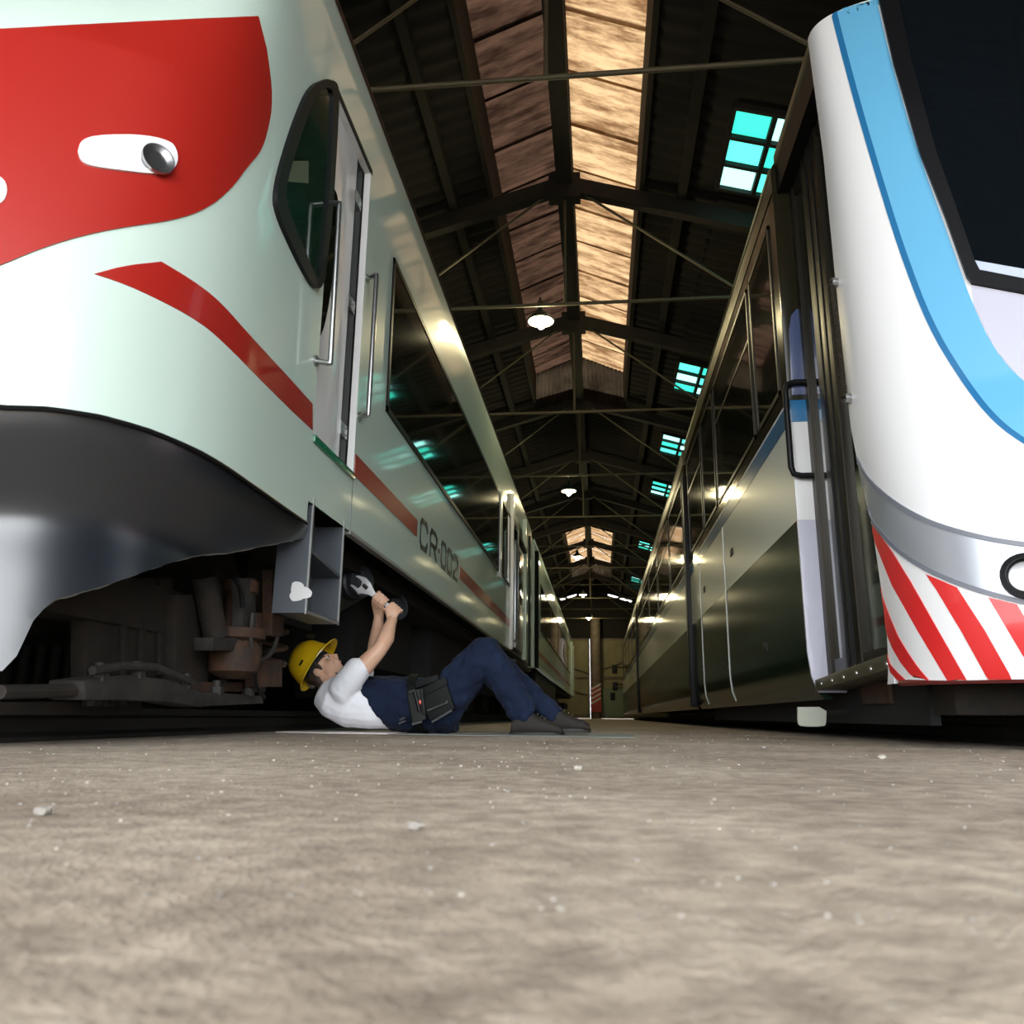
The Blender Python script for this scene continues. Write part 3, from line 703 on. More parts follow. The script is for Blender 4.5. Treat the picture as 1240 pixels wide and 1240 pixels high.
# two black rubber buffer drums above the mechanic's hands
for (x, y, r, X) in ((437, 704, .105, -1.45), (482, 735, .100, -1.47)):
    p = P2(x, y, X); ax = Vector((.86, -.5, .05)).normalized()
    b = MB().lathe(p - ax * .07, ax, [(.02, -.06), (r * .8, -.06), (r * 1.02, -.03), (r * 1.02, .03), (r * .88, .04), (r * .88, .055), (r * .98, .06), (r * .92, .085), (r * .6, .09), (r * .55, .075), (.01, .075)], 32)
    dr = b.build('buffer_drum', 'drum_rubber', t1)
    MB().lathe(p - ax * .0, ax, [(.005, 0.004), (r * .28, .008), (r * .3, .0)], 16).build('drum_boss', 'step_grey', dr)
MB().prism([P2(405, 700, -1.66), P2(430, 690, -1.66), P2(446, 722, -1.66), P2(405, 745, -1.66)], (-.06, 0, 0)).build('drum_bracket', 'step_grey', t1, bevel=.006)
MB().beam(P2(445, 712, -1.58), P2(480, 735, -1.58), .05, .06).build('drum_link', 'drum_rubber', t1)
b = MB().bx(-2.3, -1.86, 4.15, 5.2, .62, .93).build('equipment_box', 'under_black', t1, bevel=.01)
MB().bx(-3.8, -1.75, 5.8, 7.6, .45, .95).build('equipment_box', 'under_black', t1, bevel=.01)
MB().bx(-3.8, -1.62, 7.9, 10.8, .40, .95).build('equipment_box', 'under_black', t1, bevel=.01)
b2 = MB().bx(-1.86, -1.66, 11.2, 14.2, .40, .60).bx(-3.6, -3.44, 11.2, 14.2, .40, .60).bx(-3.5, -1.8, 12.6, 12.9, .42, .58).build('bogie_frame', 'under_black', t1)
wheelset(11.8, b2); wheelset(13.7, b2)
# passenger door at the far end, with posts and footboard
slab(LX, 11.45, 11.52, 1.0, 3.25, .05, 'door_post', 'white_paint', t1)
d2 = slab(LX + .01, 11.75, 12.9, 1.05, 2.62, .05, 'passenger_door', 'silver_grey', t1)
slab(LX + .06, 11.85, 12.8, 1.75, 2.55, .004, 'door_window', 'glass_dark', d2)
slab(LX, 11.52, 13.3, 1.0, 3.1, .004, 'door_recess', 'rubber', t1)
slab(LX, 13.35, 13.55, .98, 3.32, .07, 'door_post', 'mint_white', t1)
slab(LX, 14.6, 14.68, .95, 3.3, .03, 'corner_strip', 'rubber', t1)
MB().bx(LX - .2, LX + .10, 11.5, 14.0, .82, .87).bx(LX - .2, LX - .16, 11.5, 14, .82, 1.0).build('footboard', 'rubber', t1, bevel=.004)
MB().tube([(LX + .02, 11.62, 2.75), (LX + .10, 11.62, 2.72), (LX + .10, 11.62, 1.15), (LX + .02, 11.62, 1.12)], .018, 8).build('handrail', 'steel', t1)
MB().bx(LX - .03, LX + .08, 11.5, 13.4, 2.72, 2.78).build('door_track', 'rubber', t1)
# ------------------------------------------------------------------ left train, second car
t2 = thing('train_car', (LC, 28, 0), 'second white and green-tinged train car, coupled behind the numbered car on the left', 'train car')
S2, E2 = 15.95, 40.0
sh = MB(); n2 = 6
for i in range(len(zz) - 1):
    for s in (0, 1):
        q = [Vector((LX - o, y, z)) for (z, o), y in ((zz[i], S2), (zz[i], E2), (zz[i + 1], E2), (zz[i + 1], S2))]
        sh.add(q if s == 0 else [mir(p) for p in q], [(0, 1, 2, 3)])
sh.add([(LX - RI, S2, RT), (LX - RI, E2, RT), (2 * LC - LX + RI, E2, RT), (2 * LC - LX + RI, S2, RT)], [(0, 1, 2, 3)])
for y in (S2, E2): sh.add([(LX, y, 1.0), (LX, y, 3.5), (LX - RI, y, RT), (2 * LC - LX + RI, y, RT), (2 * LC - LX, y, 3.5), (2 * LC - LX, y, 1.0)], [tuple(range(6))])
sh.build('body_shell', 'mint_white', t2, weld=True)
for (a, b_) in ((17.6, 21.2), (21.35, 25.0), (25.15, 28.8), (28.95, 32.6), (32.75, 35.4)): side_window(LX, a, b_, 1.86, 2.885, t2)
stripe(17, 36, 1.300, 1.418, LX, 'side_stripe', 'red_paint', t2)
slab(LX, 36.4, 36.55, .98, 3.3, .07, 'door_post', 'mint_white', t2); slab(LX, 36.6, 38.6, 1.0, 3.0, .004, 'door_recess', 'rubber', t2); slab(LX, 38.65, 38.8, .98, 3.3, .07, 'door_post', 'mint_white', t2)
MB().bx(-3.95, -1.40, S2 + .1, E2 - .1, .90, 1.0).build('underframe', 'under_black', t2)
MB().bx(LX - .10, LX - .02, 16.6, 24.0, .50, .985).build('equipment_skirt', 'under_black', t2)
b = MB().bx(-1.86, -1.40, 25, 28.5, .40, .62).build('bogie_frame', 'under_black', t2); wheelset(25.6, b); wheelset(27.8, b)
b = MB().bx(-1.86, -1.40, 33, 36.5, .40, .62).build('bogie_frame', 'under_black', t2); wheelset(33.6, b); wheelset(35.8, b)
MB().tube([(LX + .03, 15.95 + .1, z) for z in (1.0, 3.3)], .05, 8).build('corner_strip', 'rubber', t2)
bl = MB()
for i in range(9):
    y = E1 + .02 + i * .088; o = .06 if i % 2 else 0
    bl.bx(2 * LC - LX + .2 + o, LX - .2 - o, y, y + .085, .75, 3.3 - o)
bl.build('gangway_bellows', 'rubber', t2)

# ------------------------------------------------------------------ right train
QX, QC = 1.1, 2.5
PROF = [(.20, .075), (.24, .04), (.32, .012), (.45, 0), (1.165, 0), (1.74, 0), (1.872, 0), (3.24, 0), (3.37, .0), (3.42, .01), (3.47, .04), (3.515, .10), (3.54, .22)]
def prof_in(z): return lerp(z, [a for a, b in PROF], [b for a, b in PROF])
def side_band(y0, y1, z0, z1, name, m, parent, th=0.0):
    zl = [z0] + [z for z, _ in PROF if z0 < z < z1] + [z1]
    mb = MB().grid([[Vector((QX + prof_in(z) - th, y, z)) for y in (y0, y1)] for z in zl])
    mb.grid([[Vector((QX + prof_in(z) - th, y, z)), Vector((QX + prof_in(z) + .05, y, z))] for y in (y0,) for z in zl])
    mb.grid([[Vector((QX + prof_in(z) - th, y, z)), Vector((QX + prof_in(z) + .05, y, z))] for y in (y1,) for z in zl])
    return mb.build(name, m, parent, weld=True)
def right_car(label, y0, y1, seams, wins, first=False):
    t = thing('train_car', (QC, (y0 + y1) / 2, 0), label, 'train car')
    ys_ = [y0] + seams + [y1]
    for a, b in zip(ys_, ys_[1:]):
        side_band(a + .004, b - .004, .20, 1.163, 'lower_panel', 'lower_black', t)
        side_band(a + .004, b - .004, 1.167, 1.74, 'middle_panel', 'cream_paint', t)
    for s in (seams if first else []): side_band(s - .008, s + .008, .24, 1.74, 'seam_and_lit_edge', 'cream_paint', t, .006)  # pale strips painted as panel edges catching the light
    side_band(y0, y1, 1.74, 1.86, 'blue_stripe', 'stripe_blue', t, .002)
    side_band(y0, y1, 1.86, 1.876, 'stripe_edge', 'white_paint', t, .003)
    side_band(y0, y1, 1.876, 3.24, 'window_band', 'band_black', t)
    side_band(y0, y1, 3.24, 3.54, 'cant_rail', 'olive_metal', t, .004)
    MB().tube([(QX + .002, y0, 3.40), (QX + .002, y1, 3.40)], .014, 6).build('rain_gutter', 'olive_metal', t)
    for a, b in wins:
        f = MB(); w = .028; x0, x1 = QX - .008, QX + .01; z0, z1 = 1.98, 3.12
        f.bx(x0, x1, a, b, z0, z0 + w).bx(x0, x1, a, b, z1 - w, z1).bx(x0, x1, a, a + w, z0, z1).bx(x0, x1, b - w, b, z0, z1)
        fr = f.build('window_frame', 'bronze_frame', t)
        MB().bx(QX - .003, QX + .01, a + w, b - w, z0 + w, z1 - w).build('window_pane', 'glass_dark', fr)
        if b - a > 1.2: MB().bx(QX - .007, QX + .01, a + w, b - w, 2.72, 2.745).build('transom', 'bronze_frame', fr)
    MB().bx(QX + .15, 3.85, y0, y1, 3.48, 3.56).build('roof', 'olive_metal', t, bevel=.02)
    MB().bx(3.86, 3.90, y0, y1, .25, 3.46).build('far_side', 'lower_black', t)
    MB().bx(QX + .08, 3.85, y0 + .02, y1 - .02, .30, .55).build('underframe', 'under_black', t)
    for y in (y0 + .02, y1 - .02):
        if not (first and y < 5): MB().bx(QX + .06, 3.85, y - .015, y + .015, .3, 3.45).build('end_wall', 'rubber', t)
    return t
JY = 4.56
sm1 = onX(879, 720, QX).y
r1 = right_car('white-nosed train car with blue windscreen surround and striped bumper on the right', JY, 9.93, [sm1, 9.0], [(4.72, 5.42), (5.52, 7.35), (7.45, 8.35), (8.45, 9.75)], True)
r2 = right_car('second dark-windowed car behind the white-nosed train on the right', 10.2, 23.9, [12.2, 15.2, 18.2, 21.2], [(10.5, 12.5), (12.7, 15.2), (15.4, 17.9), (18.1, 20.6), (20.8, 23.5)])
r3 = right_car('farthest dark car of the right train, near the end gates', 24.4, 40.5, [28, 32, 36], [(25, 28), (28.3, 31.3), (31.6, 34.6), (34.9, 38)])
for (t, ya_) in ((r1, 9.93), (r2, 23.9)):
    bl = MB(); gp = (10.2 if t is r1 else 24.4) - ya_
    for i in range(5):
        o = .05 if i % 2 else 0
        bl.bx(QX + .03 + o, 3.8 - o, ya_ + .02 + (gp - .04) * i / 5, ya_ + .02 + (gp - .04) * (i + .9) / 5, .32, 3.4 - o)
    bl.build('gangway_bellows', 'rubber', t)
    MB().bx(QX - .045, QX + .03, ya_ - .03, ya_ + .10, .22, 3.0).build('corner_strip', 'rubber', t, bevel=.01)
    MB().tube([(QX - .02, ya_ + gp - .05, .4), (QX - .02, ya_ + gp - .05, 2.6)], .02, 8).build('handrail', 'steel', t)
for (a, b) in ((886, 669), (853, 714)):
    p = onX(a, b, QX); MB().bx(QX - .006, QX + .01, p.y - .065, p.y + .065, p.z - .03, p.z + .03).build('latch', 'rubber', r1, bevel=.004)
for (a, b) in ((927, 784), (877, 806)):
    p = onX(a, b, QX); MB().bx(QX - .006, QX + .01, p.y - .05, p.y + .05, p.z - .03, p.z + .03).build('latch', 'rubber', r1, bevel=.004)
# end pillar beside the door, in the colours of the side
DX = 1.225
def jamb(z0, z1, name, m):
    zl = [z0] + [z for z, _ in PROF if z0 < z < z1] + [z1]
    pts = [Vector((QX + prof_in(z) - .001, JY - .02, z)) for z in zl] + [Vector((DX + .06, JY - .02, z1)), Vector((DX + .06, JY - .02, z0))]
    return MB().prism(pts, (0, .022, 0)).build(name, m, r1, bevel=.003)
jamb(.235, 1.165, 'door_pillar', 'lavender_and_shade'); jamb(1.165, 1.74, 'door_pillar', 'white_paint'); jamb(1.74, 1.872, 'door_pillar', 'stripe_blue'); jamb(1.872, 3.45, 'door_pillar', 'band_black')
pp = [(QX + .02, 1.90), (DX + .02, 1.90), (DX + .02, 2.40), (QX + .085, 2.44), (QX + .05, 2.40), (QX + .03, 2.30)]
MB().prism([(x, JY - .021, z) for x, z in pp], (0, -.006, 0)).build('pillar_panel', 'pillar_blue', r1, bevel=.002)
za = onY(962, 463, JY - .05).z; zb = onY(975, 576, JY - .05).z
xl = onY(953, 500, JY - .05).x
hl = [(DX, JY - .05, za), (xl + .05, JY - .05, za), (xl + .012, JY - .05, za - .012), (xl, JY - .05, za - .05), (xl, JY - .05, zb + .05), (xl + .012, JY - .05, zb + .012), (xl + .05, JY - .05, zb), (DX, JY - .05, zb)]
gh = MB().tube(hl, .017, 10).build('grab_handle', 'rubber', r1)
# sliding door set back behind the pillar
DZ = onX(951, 262, DX).z
yA0, yA1 = onX(1004, 700, DX).y, onX(990, 700, DX).y
yB0, yB1 = onX(1042, 700, DX).y, onX(1019, 700, DX).y
zt0 = .30
fr = MB()
for a, b in ((yA0, yA1), (yB0, yB1), (3.46, 3.52)): fr.bx(DX - .03, DX + .02, a, b, zt0, DZ)
fr.bx(DX - .02, DX + .02, 3.46, JY, DZ - .06, DZ).bx(DX - .02, DX + .02, 3.46, JY, zt0, zt0 + .10)
dl = fr.build('door_leaf', 'bronze_frame', r1, bevel=.004)
for y in (yA0 + (yA1 - yA0) * .35, yB0 + (yB1 - yB0) * .3, yB0 + (yB1 - yB0) * .65): MB().bx(DX - .036, DX - .029, y - .012, y + .012, zt0 + .02, DZ - .02).build('edge_rubber', 'rubber', dl)
for a, b in ((yA1, JY), (yB1, yA0), (3.50, yB0)): MB().bx(DX - .004, DX + .01, a, b, zt0 + .10, DZ - .06).build('door_pane', 'glass_dark', dl)
MB().bx(DX - .10, DX + .3, 3.62, JY, DZ, 3.42).build('door_header', 'rubber', r1)
MB().bx(QX + .02, DX + .25, 3.62, JY, 3.40, 3.50).build('cant_rail', 'olive_metal', r1, bevel=.02)
th_ = MB().prism([(DX - .10, JY - .02, .245), (DX - .10, 3.25, .30), (DX - .10, 3.25, .36), (DX - .10, JY - .02, .30)], (.16, 0, 0)).build('door_threshold', 'olive_metal', r1, bevel=.004)
for i in range(6):
    p = Vector((DX - .10, JY - .15 - i * .2, .275 + i * .0075)); MB().lathe(p, (-1, 0, 0), [(.012, 0), (.010, .005), (.003, .007)], 10).build('rivet', 'steel', th_)
# front mask
YEZ = ([.25, .33, .60, .88, 1.05, 1.32, 2.0, 2.72, 3.5], [3.27, 3.285, 3.315, 3.351, 3.42, 3.495, 3.515, 3.52, 3.60])
def RP(u, z):
    th = max(1e-4, min(PI / 2 - 1e-4, (1 - u) * PI / 2)); p = 2.7
    xr = math.sin(th) ** (2 / p); cy = math.cos(th) ** (2 / p)
    D = max(.25, .66 - .16 * max(0, z - 1.25)); ub = .045 * max(0, (.5 - z) / .2) ** 2
    return Vector((QC - 1.4 * xr, lerp(z, *YEZ) - D * cy + ub * 1.0, z))
RU = [i / 50 for i in range(51)]; RZS = [.232, .26, .29, .33, .40, .5, .6, .75, .88, .96, 1.05, 1.18, 1.32, 1.5, 1.8, 2.1, 2.4, 2.7, 3.0, 3.3, 3.45]
rmir = lambda p: Vector((2 * QC - p.x, p.y, p.z))
rr = [[RP(u, z) for u in RU] for z in RZS]
mk = MB().grid(rr); mk.grid([[rmir(p) for p in r] for r in rr])
mk.grid([[p for p in (Vector((QX, lerp(z, *YEZ), z)), Vector((QX + .16, lerp(z, *YEZ) + .01, z)))] for z in RZS])
RB = bvh_of(mk)
mk.build('front_mask', 'white_paint', r1, weld=True)
top = [RP(u, 3.45) for u in RU]
MB().add(top + [Vector((2.5, 3.6, 3.5)), Vector((1.3, 3.6, 3.5))], [tuple(range(len(top) + 2))]).build('roof_front', 'olive_metal', r1)
# livery of the mask
REX = lambda x, y: pj(RP(1, cast(RB, x, y)[0].z) - Vector((.004, 0, 0)))
o_ = smooth_poly([(1000, -40), (1030, 80), (1060, 186), (1095, 300), (1130, 392), (1166, 452), (1202, 501), (1240, 532), (1310, 570), (1400, 592), REX(1310, 598)], 2)
i_ = smooth_poly([REX(1310, 538), (1400, 540), (1310, 510), (1240, 465), (1204, 425), (1176, 366), (1150, 290), (1112, 186), (1080, 80), (1052, -40)], 2)
decal(RB, o_ + i_, .004, 'windscreen_surround', 'sky_blue', r1)
decal(RB, [(x, y) for x, y in o_] + [(x - 7, y + 3) for x, y in reversed(o_)], .003, 'surround_edge', 'stripe_blue', r1, cell=30)
decal(RB, [(1176, 346), (1240, 358), (1310, 372), REX(1310, 372), REX(1310, 536), (1400, 537), (1310, 509), (1240, 464), (1205, 424), (1179, 370)], .003, 'shade_below_windscreen', 'lavender_and_shade', r1)  # shade on the white mask put into the colour as a panel
wo = [(1054, -40), (1082, 80), (1113, 186), (1145, 267), (1170, 337), (1176, 345), (1240, 357), (1320, 372), (1320, -40)]
wi = [(1078, -40), (1104, 80), (1133, 186), (1160, 262), (1180, 320), (1186, 331), (1240, 342), (1330, 358), (1330, -40)]
decal(RB, [(1054, -40), (1082, 80), (1113, 186), (1145, 267), (1170, 337), (1176, 345), (1240, 357), (1320, 372), REX(1320, 372), REX(1320, 357), (1320, 357), (1240, 342), (1186, 331), (1180, 320), (1160, 262), (1133, 186), (1104, 80), (1078, -40)], .024, 'windscreen_seal', 'rubber', r1)
wsn = decal(RB, [(1078, -40), (1104, 80), (1133, 186), (1160, 262), (1180, 320), (1186, 331), (1240, 342), (1320, 357), REX(1320, 357), (1600, -40)], .008, 'windscreen', 'gloss_black', r1)
decal(RB, [(1179, 317), (1240, 328), (1320, 342), REX(1320, 342), REX(1320, 358), (1320, 358), (1240, 343), (1186, 332)], .011, 'dashboard_edge', 'pale_dash', wsn)
up_ = smooth_poly([(1038, 553), (1053, 580), (1082, 605), (1110, 622), (1140, 635), (1190, 649), (1240, 657), (1310, 665), REX(1310, 668)], 2)
dn_ = smooth_poly([REX(1310, 747), (1310, 744), (1240, 733), (1180, 717), (1125, 695), (1086, 669), (1066, 646), (1050, 626), (1044, 600)], 2)
decal(RB, up_ + dn_, .003, 'grey_band', 'silver_grey', r1)
decal(RB, up_ + [(x, y + 6) for x, y in reversed(up_)], .006, 'band_line', 'line_grey', r1, cell=30)
decal(RB, [(x, y - 6) for x, y in dn_[:-4]] + list(reversed(dn_[:-4])), .006, 'band_line', 'line_grey', r1, cell=30)
c8 = lambda pts: [(820 + x / 2.952, 560 + y / 2.952) for x, y in pts]
for st_ in ([(690, 210), (730, 265), (770, 320), (835, 425), (900, 540), (1041, 788), (972, 788), (860, 600), (770, 440), (710, 290)],
            [(705, 372), (715, 425), (730, 470), (758, 545), (790, 620), (825, 678), (860, 730), (905, 783), (868, 786), (830, 752), (800, 715), (770, 662), (745, 600), (725, 525), (712, 450)],
            [(735, 640), (745, 680), (762, 720), (790, 752), (832, 790), (800, 790), (765, 752), (742, 690)],
            [(890, 400), (1000, 446), (1100, 600), (1206, 788), (1118, 788), (1020, 610), (930, 460)],
            [(1112, 482), (1215, 507), (1380, 788), (1296, 788), (1230, 680)],
            [(1340, 536), (1445, 552), (1600, 788), (1510, 788)],
            [(1570, 566), (1680, 580), (1800, 788), (1715, 788)], [(1800, 590), (1910, 600), (2010, 788), (1930, 788)]):
    decal(RB, c8(st_), .0025, 'warning_stripe', 'stripe_red', r1, cell=12)
hc, hn, _ = cast(RB, 1243, 699)
MB().lathe(hc, hn, [(.075, 0), (.075, .03), (.058, .035), (.055, .01)], 24).build('headlight_rim', 'rubber', r1)
MB().lathe(hc, hn, [(.055, .0), (.05, .014), (.02, .02), (.001, .021)], 24).build('headlight_lens', 'steel', r1)
MB().tube([RP(u, .236) + Vector((0, .02, -.004)) for u in RU[4:]], .012, 6).build('lower_lip', 'dark_red', r1)
for o in [c for c in r1.children if c.name.split('.')[0] in ('windscreen_surround', 'surround_edge', 'shade_below_windscreen', 'windscreen_seal', 'windscreen', 'grey_band', 'band_line', 'warning_stripe', 'headlight_rim', 'headlight_lens')]: mirror_copy(o, QC)
mirror_copy(bpy.data.objects['dashboard_edge'], QC)
# ribbed grip on the edge of the mask
ga = onX(1006, 342, QX - .03); gb = onX(1022, 482, QX - .03)
MB().tube([ga + (gb - ga) * (i / 110) for i in range(111)], [.013 if i % 2 else .017 for i in range(111)], 8).build('ribbed_grip', 'bronze_frame', r1)
for p in (ga, gb): MB().tube([p, p + Vector((.05, .01, 0))], .022, 10).build('grip_bracket', 'steel', r1)
# under the nose
MB().bx(1.25, 3.8, 3.02, 4.6, .27, .34).build('underframe', 'under_black', r1)
MB().bx(1.3, 1.34, 3.5, 9.8, .08, .32).build('equipment_skirt', 'under_black', r1)
MB().bx(1.32, 1.75, 3.3, 3.9, .12, .27).build('equipment_box', 'grime', r1, bevel=.01)
MB().bx(1.28, 1.40, 3.9, 4.3, .17, .27).build('brake_box', 'rust', r1, bevel=.01)
b = MB().bx(1.5, 1.62, 4.8, 8.6, .16, .40).build('bogie_frame', 'under_black', r1)
wheelset(5.4, b, (1.78, 3.22)); wheelset(7.5, b, (1.78, 3.22))
fp = [onY(x, y, 4.42) for x, y in smooth_poly([(966, 856), (1001, 856), (1001, 876), (998, 880), (970, 880), (966, 876), (966, 856)], 1)[:-1]]
MB().prism(fp, (0, .02, 0)).build('mud_flap', 'flap_grey', r1, bevel=.003)
MB().beam((fp[0] + fp[1]) / 2 + Vector((.0, .02, -.03)), (1.33, 4.6, fp[0].z - .02), .03, .02).build('flap_bracket', 'under_black', r1)
# far end of the right train: rounded end with mirrors
MB().loft([[Vector((QX + .02 + a, 40.5 + c, z)) for a, c in ((0, 0), (.03, .5), (.3, 1.0), (2.4, 1.0), (2.78, 0))] for z in (.3, 1.5, 3.3)]).build('cab_end', 'gate_green', r3)
for z in (2.4, 1.6):
    MB().tube([(QX, 40.3, z), (QX - .35, 40.4, z + .03)], .03, 6).build('mirror_arm', 'rubber', r3)
    MB().bx(QX - .5, QX - .25, 40.3, 40.42, z - .28, z + .12).build('mirror', 'rubber', r3, bevel=.03)

# ------------------------------------------------------------------ the mechanic
YP = 4.6
def P(cx, cy, y=0.0): return onY(340 + cx / 2.952, 600 + cy / 2.952, YP + y)
man = thing('person', (P(400, 800).x, YP, 0), 'mechanic in yellow helmet, white shirt and navy overalls lying on his back', 'person')
def ring_tb(top, bot, hw, y=0.0, n=20, sq=2.3):
    t = P(*top, y); b = P(*bot, y); c = (t + b) / 2; a = (t - b) / 2; w = Vector((0, hw, 0)); r = []
    for k in range(n):
        ca, sa = math.cos(2 * PI * k / n), math.sin(2 * PI * k / n)
        r.append(c + a * (abs(ca) ** (2 / sq) * (1 if ca >= 0 else -1)) + w * (abs(sa) ** (2 / sq) * (1 if sa >= 0 else -1)))
    return r
def chain(mb, pts, n=14):
    """pts: (cx, cy, y, r) densified for smooth tapering"""
    q = [(P(a, b, c), r) for a, b, c, r in pts]; out = []; rad = []
    for i in range(len(q) - 1):
        for k in range(4): out.append(q[i][0].lerp(q[i + 1][0], k / 4)); rad.append(q[i][1] + (q[i + 1][1] - q[i][1]) * k / 4)
    out.append(q[-1][0]); rad.append(q[-1][1]); mb.tube(out, rad, n)
    for (p, r) in q: mb.ell(p, (r, 0, 0), (0, r, 0), (0, 0, r), 12, 8)
    return mb
Hu = Vector((-.855, 0, .518)).normalized(); Hf = Vector((.53, -.10, .84)); Hf = (Hf - Hu * Hf.dot(Hu)).normalized(); Hs = Hf.cross(Hu).normalized()
HC = P(146, 620)
def hd(f, s, u): return HC + Hf * f + Hs * s + Hu * u
# body: head, neck, arms, hands as one skin
sk = MB()
sk.ell(hd(-.008, 0, .03), Hf * .096, Hs * .074, Hu * .092, 20, 14)               # cranium
sk.ell(hd(.028, 0, -.035), Hf * .062, Hs * .060, Hu * .078, 18, 12)              # face
sk.ell(hd(.048, 0, -.088), Hf * .036, Hs * .036, Hu * .030, 14, 10)              # chin
sk.ell(hd(.005, 0, -.070), Hf * .055, Hs * .056, Hu * .040, 14, 10)              # jaw
sk.ell(hd(.078, 0, .012), Hf * .016, Hs * .052, Hu * .012, 12, 8)                # brow
sk.tube([hd(.080, 0, .006), hd(.098, 0, -.022), hd(.108, 0, -.040)], [.010, .013, .015], 10)   # nose
for s in (-1, 1):
    sk.ell(hd(.094, s * .013, -.043), Hf * .012, Hs * .010, Hu * .009, 10, 8)
    sk.ell(hd(.066, s * .036, -.035), Hf * .022, Hs * .022, Hu * .022, 10, 8)    # cheek
    sk.ell(hd(-.012, s * .074, -.018), Hf * .020 - Hs * s * .006, Hs * .008, Hu * .032, 12, 8)   # ear
    sk.ell(hd(-.010, s * .078, -.022), Hf * .012, Hs * .009, Hu * .018, 10, 8)
sk.ell(hd(.086, 0, -.062), Hf * .012, Hs * .024, Hu * .007, 12, 8); sk.ell(hd(.083, 0, -.073), Hf * .012, Hs * .021, Hu * .007, 12, 8)
nk = P(176, 694)
sk.tube([hd(-.025, 0, -.03), hd(-.022, 0, -.10), nk, nk + (P(230, 735) - nk) * .8], [.056, .054, .062, .10], 16)
chain(sk, [(230, 735, 0, .10), (330, 752, 0, .105), (440, 755, 0, .10), (560, 760, 0, .10)])
chain(sk, [(560, 765, -.08, .085), (725, 570, -.10, .06), (870, 775, -.10, .042), (880, 810, -.10, .04)])
chain(sk, [(560, 765, .09, .085), (752, 590, .12, .06), (975, 785, .12, .042), (985, 812, .12, .04)])
# near (right) arm and far arm
SHN, ELN, WRN = (222, 690, -.165), (362, 538, -.165), (397, 446, -.050)
SHF, ELF, WRF = (258, 690, .165), (333, 570, .14), (350, 432, .035)
chain(sk, [(250, 720, -.06, .08), (*SHN, .062), (300, 608, -.172, .053), (345, 560, -.170, .045), (*ELN, .042), (376, 510, -.135, .047), (388, 472, -.085, .036), (*WRN, .028)])
chain(sk, [(260, 720, .06, .08), (*SHF, .062), (300, 620, .155, .050), (*ELF, .042), (340, 530, .115, .046), (347, 470, .065, .035), (*WRF, .028)])
# hands closed round the wrench handle
HA0 = onY(452, 718, YP - .015); HA1 = onY(489, 749, YP - .015); HAx = (HA1 - HA0).normalized()
def hand(center, wrist, s, flip):
    """palm between wrist and handle, four fingers bent round the handle, thumb against them"""
    e1 = (wrist - center); e1 = (e1 - HAx * e1.dot(HAx)).normalized(); e2 = HAx.cross(e1).normalized()
    if e2.y > 0: e2 = -e2                                  # towards the viewer
    rh = .0165
    def at_(ang, r, k): return center + HAx * k + (e1 * math.cos(ang) + e2 * math.sin(ang)) * r
    a0 = .15 if flip > 0 else -.15
    # palm: back of the hand from wrist to knuckles
    for k in (-.030, -.010, .010, .030):
        kn = at_(flip * 1.15, rh + .016, k * 1.02)
        sk.tube([wrist + HAx * k * .5, at_(flip * .35, rh + .022, k), kn], [.019, .016, .0125], 10)
    sk.ell(at_(flip * .45, rh + .020, 0), HAx * .040, e1 * .024, e2 * .018, 14, 10)
    for i, k in enumerate((-.033, -.011, .011, .032)):
        L = (1.0, 1.06, 1.0, .86)[i]; fr_ = (.0098, .0102, .0098, .0086)[i]
        angs = [1.10, 1.55, 2.05, 2.55, 3.10, 3.65, 4.15 * L]
        rad = [rh + .013, rh + .0135, rh + .0115, rh + .0115, rh + .0095, rh + .0085, rh + .008]
        pts = [at_(flip * a, r, k) for a, r in zip(angs, rad)]
        sk.tube(pts, [fr_ * 1.12, fr_ * 1.2, fr_, fr_ * 1.06, fr_ * .95, fr_ * .95, fr_ * .75], 8)
        sk.ell(pts[-1], (fr_ * .75, 0, 0), (0, fr_ * .75, 0), (0, 0, fr_ * .75), 8, 6)
    ks = -.036 * s
    th = [at_(flip * .1, rh + .024, ks * .55), at_(-flip * .55, rh + .022, ks * 1.05), at_(-flip * 1.25, rh + .014, ks * 1.35), at_(-flip * 1.95, rh + .011, ks * 1.30), at_(-flip * 2.4, rh + .010, ks * 1.1)]
    sk.tube(th, [.016, .0145, .0115, .0115, .009], 10); sk.ell(th[-1], (.009, 0, 0), (0, .009, 0), (0, 0, .009), 8, 6)
hF = HA0.lerp(HA1, .27); hN = HA0.lerp(HA1, .70)
hand(hF, P(*WRF), 1, 1); hand(hN, P(*WRN), 1, 1)
body = fuse(sk.build('body', 'skin', man), .0042, 5)
# face details
for s in (-1, 1):
    e = MB().ell(hd(.078, s * .031, -.006), Hf * .0095, Hs * .012, Hu * .006, 12, 8).build('eye', 'eye_white', man)
    MB().ell(hd(.087, s * .031, -.006), Hf * .004, Hs * .006, Hu * .006, 10, 6).build('iris', 'eye_dark', e)
    MB().tube([hd(.082, s * .016, .010), hd(.086, s * .032, .014), hd(.076, s * .050, .009)], [.003, .004, .003], 6).build('eyebrow', 'hair', man)
MB().ell(hd(.0965, 0, -.0675), Hf * .004, Hs * .020, Hu * .0045, 12, 6).build('mouth', 'lip', man)
hr = MB(); hr.ell(hd(-.022, 0, .028), Hf * .090, Hs * .0775, Hu * .088, 22, 14)
hr.ell(hd(-.055, 0, -.030), Hf * .045, Hs * .062, Hu * .050, 16, 10)
for s in (-1, 1): hr.tube([hd(.022, s * .073, .03), hd(.020, s * .072, -.005), hd(.016, s * .070, -.030)], [.012, .010, .005], 8)
fuse(hr.build('hair', 'hair', man), .006, 2)
